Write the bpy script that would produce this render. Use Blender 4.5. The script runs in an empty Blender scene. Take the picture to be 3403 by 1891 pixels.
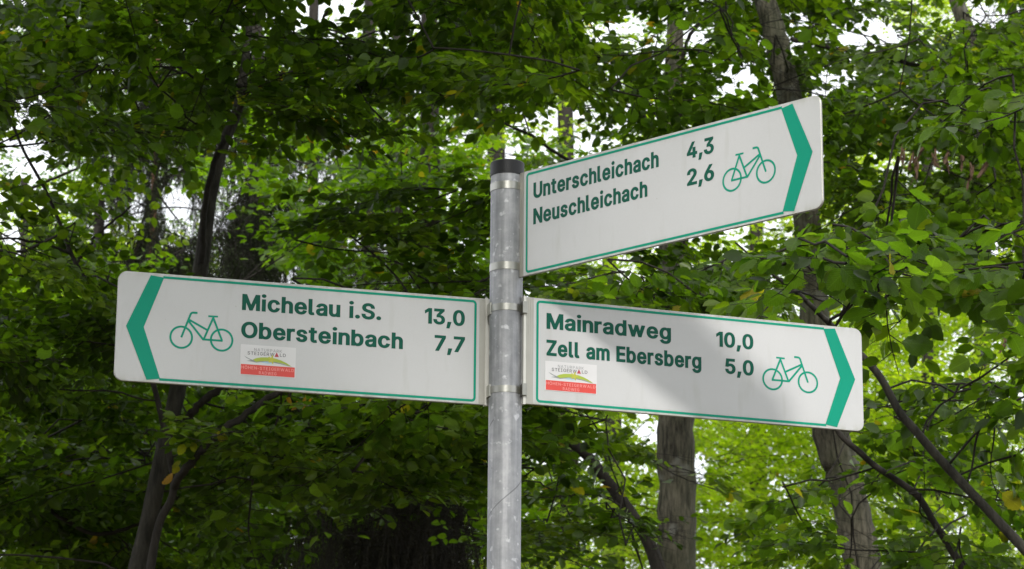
import bpy, math, json
import numpy as np
from mathutils import Vector, Matrix

# ------------------------------------------------------------------ camera, sky, sun, exposure
SC = bpy.context.scene
COL = SC.collection
EYE = 1.6
F_PX, PITCH, ROLL = 9300.0, 0.259191, -0.008007        # focal length in pixels of the 3403 px wide photograph
PW, PH = 3403.0, 1891.0
cp, sp_ = math.cos(PITCH), math.sin(PITCH)
cr, sr = math.cos(ROLL), math.sin(ROLL)
FWD = np.array([0, cp, sp_]); UPV = np.array([0, -sp_, cp]); RGT = np.array([1.0, 0, 0])
CX = cr * RGT - sr * UPV
CY = sr * RGT + cr * UPV
CAMPOS = np.array([0, 0, EYE])
cam_d = bpy.data.cameras.new('camera')
cam = bpy.data.objects.new('camera', cam_d)
COL.objects.link(cam)
cam.matrix_world = Matrix(((CX[0], CY[0], -FWD[0], 0), (CX[1], CY[1], -FWD[1], 0), (CX[2], CY[2], -FWD[2], EYE), (0, 0, 0, 1)))
cam_d.sensor_width = 36
cam_d.lens = F_PX / PW * 36
cam_d.clip_start = 0.1
cam_d.clip_end = 3000
cam_d.dof.use_dof = True
cam_d.dof.focus_distance = 6.3
cam_d.dof.aperture_fstop = 16.0
SC.camera = cam

SUN_EL, SUN_AZ = 31.0, 0.0      # the soft light stands behind the camera, 31 degrees up
world = bpy.data.worlds.new("World"); SC.world = world; world.use_nodes = True
wn = world.node_tree.nodes; wl = world.node_tree.links
bg = wn['Background']
sky = wn.new('ShaderNodeTexSky'); sky.sky_type = 'NISHITA'; sky.sun_disc = False
sky.sun_elevation = math.radians(SUN_EL); sky.sun_rotation = math.radians(180)
sky.air_density = 1.0; sky.dust_density = 4.0; sky.altitude = 300
hs = wn.new('ShaderNodeHueSaturation'); hs.inputs['Saturation'].default_value = 0.12
wl.new(sky.outputs[0], hs.inputs['Color'])
cl = wn.new('ShaderNodeMix'); cl.data_type = 'RGBA'; cl.inputs[0].default_value = 0.7      # cloud cover
cl.inputs[7].default_value = (12.0, 12.4, 13.0, 1); wl.new(hs.outputs[0], cl.inputs[6]); wl.new(cl.outputs[2], bg.inputs['Color'])
bg.inputs['Strength'].default_value = 0.13
sun_d = bpy.data.lights.new('sun', 'SUN'); sun = bpy.data.objects.new('sun', sun_d); COL.objects.link(sun)
sun_d.energy = 2.4; sun_d.angle = math.radians(6); sun_d.color = (1.0, 0.97, 0.93)
_l = Vector((0, -math.cos(math.radians(SUN_EL)), math.sin(math.radians(SUN_EL))))
sun.rotation_euler = _l.to_track_quat('Z', 'Y').to_euler(); sun.location = (0, -5, 12)
SC.view_settings.view_transform = 'Standard'; SC.view_settings.look = 'None'
SC.view_settings.gamma = 1.0; SC.view_settings.use_curve_mapping = False
SC.view_settings.exposure = 0.35
SC.cycles.max_bounces = 10; SC.cycles.diffuse_bounces = 5; SC.cycles.transmission_bounces = 6
SC.cycles.transparent_max_bounces = 8

rng = np.random.default_rng(11)

# ------------------------------------------------------------------ helpers
def at(u, v, y):
    """world point at distance y in front, seen at (u, v) of the 2576 px wide view"""
    s = PW / 2576.0
    U = (u * s - PW / 2) / F_PX; V = -(v * s - PH / 2) / F_PX
    d = FWD + CX * U + CY * V
    return CAMPOS + d * (y / d[1])
def proj(P):
    q = P - CAMPOS
    dd = q @ FWD
    s = 2576.0 / PW
    return np.stack([(PW / 2 + F_PX * (q @ CX) / dd) * s, (PH / 2 - F_PX * (q @ CY) / dd) * s, dd], -1)

def link(name, me, mats, parent=None, loc=None):
    o = bpy.data.objects.new(name, me); COL.objects.link(o)
    for m in (mats if isinstance(mats, (list, tuple)) else [mats]):
        if m is not None and len(me.materials) < (len(mats) if isinstance(mats, (list, tuple)) else 1): me.materials.append(m)
    if parent is not None: o.parent = parent
    if loc is not None: o.location = loc
    return o
def empty(name, loc, rz=0):
    o = bpy.data.objects.new(name, None); COL.objects.link(o); o.location = loc; o.rotation_euler = (0, 0, rz)
    o.empty_display_size = 0.2
    return o
def tag(o, label=None, cat=None, group=None, kind=None):
    if label: o['label'] = label
    if cat: o['category'] = cat
    if group: o['group'] = group
    if kind: o['kind'] = kind
    return o
def mesh_py(name, V, Fs, smooth=False):
    me = bpy.data.meshes.new(name); me.from_pydata([tuple(v) for v in V], [], Fs)
    if smooth: me.polygons.foreach_set('use_smooth', [True] * len(me.polygons))
    me.update(); return me
def mesh_np(name, V, loops, starts, totals, attrs=None, smooth=False):
    me = bpy.data.meshes.new(name)
    me.vertices.add(len(V)); me.vertices.foreach_set('co', np.ascontiguousarray(V, dtype=np.float32).ravel())
    me.loops.add(len(loops)); me.loops.foreach_set('vertex_index', np.ascontiguousarray(loops, dtype=np.int32))
    me.polygons.add(len(starts)); me.polygons.foreach_set('loop_start', np.ascontiguousarray(starts, dtype=np.int32))
    me.polygons.foreach_set('loop_total', np.ascontiguousarray(totals, dtype=np.int32))
    if smooth: me.polygons.foreach_set('use_smooth', np.ones(len(starts), dtype=bool))
    for k, a in (attrs or {}).items():
        at_ = me.attributes.new(k, 'FLOAT', 'FACE'); at_.data.foreach_set('value', np.ascontiguousarray(a, dtype=np.float32))
    me.update(calc_edges=True)
    return me

# ------------------------------------------------------------------ materials
def mat(name):
    m = bpy.data.materials.new(name); m.use_nodes = True
    nt = m.node_tree
    return m, nt, nt.nodes['Principled BSDF'], nt.nodes['Material Output']
def N(nt, t, **kw):
    n = nt.nodes.new(t)
    for k, v in kw.items():
        if k in n.inputs.keys() if hasattr(n.inputs, 'keys') else False: n.inputs[k].default_value = v
        else: setattr(n, k, v)
    return n
def ramp(nt, stops, interp='LINEAR'):
    r = nt.nodes.new('ShaderNodeValToRGB'); r.color_ramp.interpolation = interp
    e = r.color_ramp.elements
    while len(e) < len(stops): e.new(0.5)
    for el, (p, c) in zip(e, stops): el.position = p; el.color = (*c, 1)
    return r
def math_(nt, op, a, b=None, c=None):
    n = nt.nodes.new('ShaderNodeMath'); n.operation = op
    for i, x in enumerate((a, b, c)):
        if x is None: continue
        if isinstance(x, (int, float)): n.inputs[i].default_value = x
        else: nt.links.new(x, n.inputs[i])
    return n.outputs[0]
def mix_(nt, f, a, b):
    n = nt.nodes.new('ShaderNodeMix'); n.data_type = 'RGBA'
    for s, x in ((n.inputs[0], f), (n.inputs[6], a), (n.inputs[7], b)):
        if isinstance(x, (int, float)): s.default_value = x
        elif isinstance(x, tuple): s.default_value = (*x, 1)
        else: nt.links.new(x, s)
    return n.outputs[2]

def leaf_mat(name, dark, mid, light, trans=0.52, tcol=2.5, gloss=0.4, veins=False):
    m, nt, b, out = mat(name); L = nt.links
    a = N(nt, 'ShaderNodeAttribute', attribute_name='tint')
    r = ramp(nt, [(0.0, dark), (0.45, mid), (0.93, light), (0.955, (0.16, 0.17, 0.015)), (0.985, (0.24, 0.15, 0.012)), (1.0, (0.20, 0.07, 0.012))])
    L.new(a.outputs['Fac'], r.inputs[0])
    tc = N(nt, 'ShaderNodeTexCoord'); no = N(nt, 'ShaderNodeTexNoise'); no.inputs['Scale'].default_value = 45
    L.new(tc.outputs['Object'], no.inputs['Vector'])
    col = r.outputs[0]
    k = math_(nt, 'MULTIPLY_ADD', no.outputs[0], 0.5, 0.75)
    if veins:
        sx = N(nt, 'ShaderNodeSeparateXYZ'); L.new(tc.outputs['Object'], sx.inputs[0])
        ax = math_(nt, 'ABSOLUTE', sx.outputs[1])
        ph = math_(nt, 'SUBTRACT', sx.outputs[0], math_(nt, 'MULTIPLY', ax, 1.15))
        w = math_(nt, 'SINE', math_(nt, 'MULTIPLY', ph, 2 * math.pi * 11))
        w2 = math_(nt, 'POWER', math_(nt, 'MULTIPLY_ADD', w, 0.5, 0.5), 5.0)
        mr = math_(nt, 'LESS_THAN', ax, 0.012)
        vv = math_(nt, 'MAXIMUM', math_(nt, 'MULTIPLY', w2, 0.6), mr)
        k = math_(nt, 'ADD', k, math_(nt, 'MULTIPLY', vv, 0.35))
        bu = N(nt, 'ShaderNodeBump'); bu.inputs['Strength'].default_value = 0.55; bu.inputs['Distance'].default_value = 0.02
        L.new(math_(nt, 'SUBTRACT', 1.0, w2), bu.inputs['Height']); L.new(bu.outputs[0], b.inputs['Normal'])
    vm = nt.nodes.new('ShaderNodeVectorMath'); vm.operation = 'SCALE'; L.new(col, vm.inputs[0]); L.new(k, vm.inputs['Scale'])
    L.new(vm.outputs[0], b.inputs['Base Color'])
    b.inputs['Roughness'].default_value = 0.38; b.inputs['Specular IOR Level'].default_value = gloss
    t = N(nt, 'ShaderNodeBsdfTranslucent')
    v2 = nt.nodes.new('ShaderNodeVectorMath'); v2.operation = 'MULTIPLY'; L.new(vm.outputs[0], v2.inputs[0])
    v2.inputs[1].default_value = (tcol * 1.2, tcol * 1.3, tcol * 0.35); L.new(v2.outputs[0], t.inputs['Color'])
    mx = N(nt, 'ShaderNodeMixShader'); mx.inputs[0].default_value = trans
    L.new(b.outputs[0], mx.inputs[1]); L.new(t.outputs[0], mx.inputs[2]); L.new(mx.outputs[0], out.inputs['Surface'])
    return m

def bark_mat(name, c0, c1, lichen=None, scale=(9, 9, 2.2), bump=0.6):
    m, nt, b, out = mat(name); L = nt.links
    tc = N(nt, 'ShaderNodeTexCoord'); mp = N(nt, 'ShaderNodeMapping'); mp.inputs['Scale'].default_value = scale
    L.new(tc.outputs['Object'], mp.inputs[0])
    n1 = N(nt, 'ShaderNodeTexNoise'); n1.inputs['Scale'].default_value = 3.5; n1.inputs['Detail'].default_value = 8; n1.inputs['Roughness'].default_value = 0.7
    L.new(mp.outputs[0], n1.inputs['Vector'])
    r = ramp(nt, [(0.36, c0), (0.64, c1)]); L.new(n1.outputs[0], r.inputs[0])
    col = r.outputs[0]
    if lichen:
        n2 = N(nt, 'ShaderNodeTexNoise'); n2.inputs['Scale'].default_value = 7; n2.inputs['Detail'].default_value = 3
        L.new(tc.outputs['Object'], n2.inputs['Vector'])
        r2 = ramp(nt, [(0.58, (0, 0, 0)), (0.66, (1, 1, 1))]); L.new(n2.outputs[0], r2.inputs[0])
        col = mix_(nt, math_(nt, 'MULTIPLY', r2.outputs[0], 0.6), col, lichen)
        n3 = N(nt, 'ShaderNodeTexNoise'); n3.inputs['Scale'].default_value = 2.2; L.new(tc.outputs['Object'], n3.inputs['Vector'])
        r3 = ramp(nt, [(0.45, (0, 0, 0)), (0.62, (1, 1, 1))]); L.new(n3.outputs[0], r3.inputs[0])
        col = mix_(nt, math_(nt, 'MULTIPLY', r3.outputs[0], 0.5), col, (0.05, 0.06, 0.025))
    L.new(col, b.inputs['Base Color']); b.inputs['Roughness'].default_value = 0.85; b.inputs['Specular IOR Level'].default_value = 0.25
    bu = N(nt, 'ShaderNodeBump'); bu.inputs['Strength'].default_value = bump; bu.inputs['Distance'].default_value = 0.02
    L.new(n1.outputs[0], bu.inputs['Height']); L.new(bu.outputs[0], b.inputs['Normal'])
    return m
def plain(name, c, rough=0.5, metal=0.0, noise=0.0, spec=0.5, nscale=60):
    m, nt, b, out = mat(name)
    b.inputs['Base Color'].default_value = (*c, 1); b.inputs['Roughness'].default_value = rough; b.inputs['Metallic'].default_value = metal
    b.inputs['Specular IOR Level'].default_value = spec
    if noise:
        tc = N(nt, 'ShaderNodeTexCoord'); no = N(nt, 'ShaderNodeTexNoise'); no.inputs['Scale'].default_value = nscale; no.inputs['Detail'].default_value = 5
        nt.links.new(tc.outputs['Object'], no.inputs['Vector'])
        k = math_(nt, 'MULTIPLY_ADD', no.outputs[0], 2 * noise, 1 - noise)
        vm = nt.nodes.new('ShaderNodeVectorMath'); vm.operation = 'SCALE'; vm.inputs[0].default_value = c; nt.links.new(k, vm.inputs['Scale'])
        nt.links.new(vm.outputs[0], b.inputs['Base Color'])
    return m

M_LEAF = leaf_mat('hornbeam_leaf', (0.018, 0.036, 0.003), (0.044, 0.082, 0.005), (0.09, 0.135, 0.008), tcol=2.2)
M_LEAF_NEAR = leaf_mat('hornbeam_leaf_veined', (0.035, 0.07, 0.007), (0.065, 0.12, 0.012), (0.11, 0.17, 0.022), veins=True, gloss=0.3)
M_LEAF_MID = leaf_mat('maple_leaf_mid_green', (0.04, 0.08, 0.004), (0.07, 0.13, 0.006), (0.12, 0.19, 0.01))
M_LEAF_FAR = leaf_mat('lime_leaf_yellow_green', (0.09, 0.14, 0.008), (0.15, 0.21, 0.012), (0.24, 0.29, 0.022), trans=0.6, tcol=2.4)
M_NEEDLE = plain('spruce_needles', (0.05, 0.075, 0.025), 0.7, noise=0.5, nscale=4, spec=0.15)
M_NEEDLE_DEAD = plain('dry_spruce_twigs', (0.038, 0.034, 0.02), 0.8, noise=0.5, nscale=4, spec=0.15)
M_BARK = bark_mat('hornbeam_bark', (0.015, 0.014, 0.011), (0.058, 0.053, 0.042))
M_BARK_DARK = bark_mat('dark_twig_bark', (0.012, 0.010, 0.008), (0.035, 0.030, 0.024))
M_BARK_OLD = bark_mat('oak_bark_with_lichen', (0.016, 0.0145, 0.010), (0.15, 0.135, 0.098), lichen=(0.22, 0.22, 0.19), scale=(14, 14, 2.0), bump=1.0)
M_BARK_SPRUCE = bark_mat('spruce_bark', (0.09, 0.05, 0.03), (0.25, 0.14, 0.085), scale=(20, 20, 8))
M_SEED = plain('dry_hornbeam_seeds', (0.10, 0.055, 0.03), 0.8, noise=0.3)
# ------------------------------------------------------------------ ground
def ground():
    n = 60; xs = np.linspace(-1, 1, n); V = []; 
    g = np.random.default_rng(3)
    for j in range(n):
        for i in range(n):
            x = math.copysign(abs(xs[i]) ** 2.2, xs[i]) * 700; y = 30 + math.copysign(abs(xs[j]) ** 2.2, xs[j]) * 700
            r = math.hypot(x, y - 6)
            V.append((x, y, (0 if r < 3 else g.normal(0, .06)) - 0.00))
    Fs = [(j * n + i, j * n + i + 1, (j + 1) * n + i + 1, (j + 1) * n + i) for j in range(n - 1) for i in range(n - 1)]
    m, nt, b, out = mat('leaf_litter'); L = nt.links
    tc = N(nt, 'ShaderNodeTexCoord'); vo = N(nt, 'ShaderNodeTexVoronoi'); vo.inputs['Scale'].default_value = 14
    L.new(tc.outputs['Object'], vo.inputs['Vector'])
    r = ramp(nt, [(0.0, (0.05, 0.035, 0.02)), (0.5, (0.09, 0.065, 0.035)), (1.0, (0.05, 0.07, 0.02))]); L.new(vo.outputs['Color'], r.inputs[0])
    L.new(r.outputs[0], b.inputs['Base Color']); b.inputs['Roughness'].default_value = 0.9
    o = link('forest_floor', mesh_py('forest_floor', V, Fs, True), m); tag(o, kind='structure')
ground()

# ------------------------------------------------------------------ signpost
PX, PY = -0.013256, 6.229375
def steel_mat():
    m, nt, b, out = mat('galvanised_steel'); L = nt.links
    tc = N(nt, 'ShaderNodeTexCoord')
    n1 = N(nt, 'ShaderNodeTexNoise'); n1.inputs['Scale'].default_value = 22; n1.inputs['Detail'].default_value = 6; n1.inputs['Roughness'].default_value = 0.65
    L.new(tc.outputs['Object'], n1.inputs['Vector'])
    mp = N(nt, 'ShaderNodeMapping'); mp.inputs['Scale'].default_value = (60, 60, 3.0); L.new(tc.outputs['Object'], mp.inputs[0])
    n2 = N(nt, 'ShaderNodeTexNoise'); n2.inputs['Scale'].default_value = 1.6; n2.inputs['Detail'].default_value = 5; L.new(mp.outputs[0], n2.inputs['Vector'])
    vo = N(nt, 'ShaderNodeTexVoronoi'); vo.inputs['Scale'].default_value = 120; L.new(tc.outputs['Object'], vo.inputs['Vector'])
    s = math_(nt, 'ADD', math_(nt, 'MULTIPLY', n1.outputs[0], 0.55), math_(nt, 'MULTIPLY', n2.outputs[0], 0.45))
    r = ramp(nt, [(0.30, (0.15, 0.155, 0.165)), (0.5, (0.27, 0.275, 0.285)), (0.68, (0.42, 0.42, 0.43))]); L.new(s, r.inputs[0])
    sx = N(nt, 'ShaderNodeSeparateXYZ'); L.new(tc.outputs['Object'], sx.inputs[0])
    # the spiral mark that an old strap scratched round the pole: one turn every 0.2 m
    ang = math_(nt, 'ARCTAN2', sx.outputs[0], math_(nt, 'MULTIPLY', sx.outputs[1], -1.0))
    ph = math_(nt, 'FRACT', math_(nt, 'DIVIDE', math_(nt, 'SUBTRACT', math_(nt, 'SUBTRACT', sx.outputs[2], 2.745), math_(nt, 'MULTIPLY', ang, 0.205 / (2 * math.pi))), 0.205))
    nb = N(nt, 'ShaderNodeTexNoise'); nb.inputs['Scale'].default_value = 9; L.new(tc.outputs['Object'], nb.inputs['Vector'])
    ln = math_(nt, 'LESS_THAN', ph, math_(nt, 'MULTIPLY_ADD', nb.outputs[0], 0.036, 0.0))
    low = math_(nt, 'LESS_THAN', sx.outputs[2], 2.93)
    k = math_(nt, 'MULTIPLY', math_(nt, 'MULTIPLY', ln, low), 0.6)
    # dark dots and drips
    r4 = ramp(nt, [(0.02, (1, 1, 1)), (0.05, (0, 0, 0))])
    v3 = N(nt, 'ShaderNodeTexVoronoi'); v3.inputs['Scale'].default_value = 16; L.new(tc.outputs['Object'], v3.inputs['Vector']); L.new(v3.outputs[0], r4.inputs[0])
    k2 = math_(nt, 'MAXIMUM', k, math_(nt, 'MULTIPLY', r4.outputs[0], 0.35))
    col = mix_(nt, k2, r.outputs[0], (0.09, 0.09, 0.10))
    r5 = ramp(nt, [(0.62, (0, 0, 0)), (0.72, (1, 1, 1))])
    n6 = N(nt, 'ShaderNodeTexNoise'); n6.inputs['Scale'].default_value = 60; n6.inputs['Detail'].default_value = 2; L.new(tc.outputs['Object'], n6.inputs['Vector']); L.new(n6.outputs[0], r5.inputs[0])
    col = mix_(nt, math_(nt, 'MULTIPLY', r5.outputs[0], 0.5), col, (0.7, 0.7, 0.72))
    L.new(col, b.inputs['Base Color']); b.inputs['Metallic'].default_value = 0.4
    L.new(math_(nt, 'MULTIPLY_ADD', n1.outputs[0], 0.3, 0.42), b.inputs['Roughness'])
    bu = N(nt, 'ShaderNodeBump'); bu.inputs['Strength'].default_value = 0.25; bu.inputs['Distance'].default_value = 0.002
    L.new(n1.outputs[0], bu.inputs['Height']); L.new(bu.outputs[0], b.inputs['Normal'])
    return m
M_STEEL = steel_mat()
M_CAP = plain('black_rubber', (0.010, 0.010, 0.011), 0.5, noise=0.3, spec=0.3)
M_BAND = plain('stainless_band', (0.32, 0.315, 0.285), 0.34, metal=1.0, noise=0.2, nscale=25)
M_RUST = plain('rust', (0.12, 0.05, 0.03), 0.8)

def dbl(prof):
    return [p for q in zip(prof[:-1], prof[1:]) for p in q]
def lathe(prof, n=48, a0=0, a1=2 * math.pi, closed=True):
    V = []; Fs = []
    m = n if closed else n + 1
    for r, z in prof:
        for i in range(m):
            a = a0 + (a1 - a0) * i / n
            V.append((r * math.cos(a), r * math.sin(a), z))
    for j in range(len(prof) - 1):
        if prof[j] == prof[j + 1]: continue
        for i in range(n):
            k = (i + 1) % m
            Fs.append((j * m + i, j * m + k, (j + 1) * m + k, (j + 1) * m + i))
    return V, Fs
R0 = 0.038
def zrow(y):   # height on the pole seen at photograph row y
    lo, hi = -20, 30
    for _ in range(50):
        md = (lo + hi) / 2
        if proj(np.array([PX, PY - R0, md]))[1] * PW / 2576 > y: lo = md
        else: hi = md
    return lo
Z_TOP = zrow(527)
post = empty('sign_post', (PX, PY, 0))
tag(post, 'round galvanised steel sign post with a black cap carrying three bicycle route signs', 'post')
V, Fs = lathe([(R0, -0.5), (R0, Z_TOP - 0.004)]); link('pole', mesh_py('pole', V, Fs, True), M_STEEL, post)
zc0 = zrow(573)
V, Fs = lathe(dbl([(R0 + .0002, zc0), (R0 + .0016, zc0 + .0002), (R0 + .0018, Z_TOP - .003)]) + [(R0 + .0018, Z_TOP - .003), (R0 + .0008, Z_TOP - .0006), (R0 - .002, Z_TOP), (0.0005, Z_TOP + .0005)])
link('cap', mesh_py('cap', V, Fs, True), M_CAP, post)
def band(y0, y1, hooks):
    zt, zb = zrow(y0), zrow(y1)
    V, Fs = lathe(dbl([(R0 + .0002, zb), (R0 + .0013, zb + .0001), (R0 + .0013, zt - .0001), (R0 + .0002, zt)]))
    o = link('clamp_band', mesh_py('clamp_band', V, Fs, True), M_BAND, post)
    return o, (zt + zb) / 2
B1, zb1 = band(600, 625, 0); B2, zb2 = band(868, 893, 0); B3, zb3 = band(1006, 1029, 1); B4, zb4 = band(1279, 1302, 1)

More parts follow.
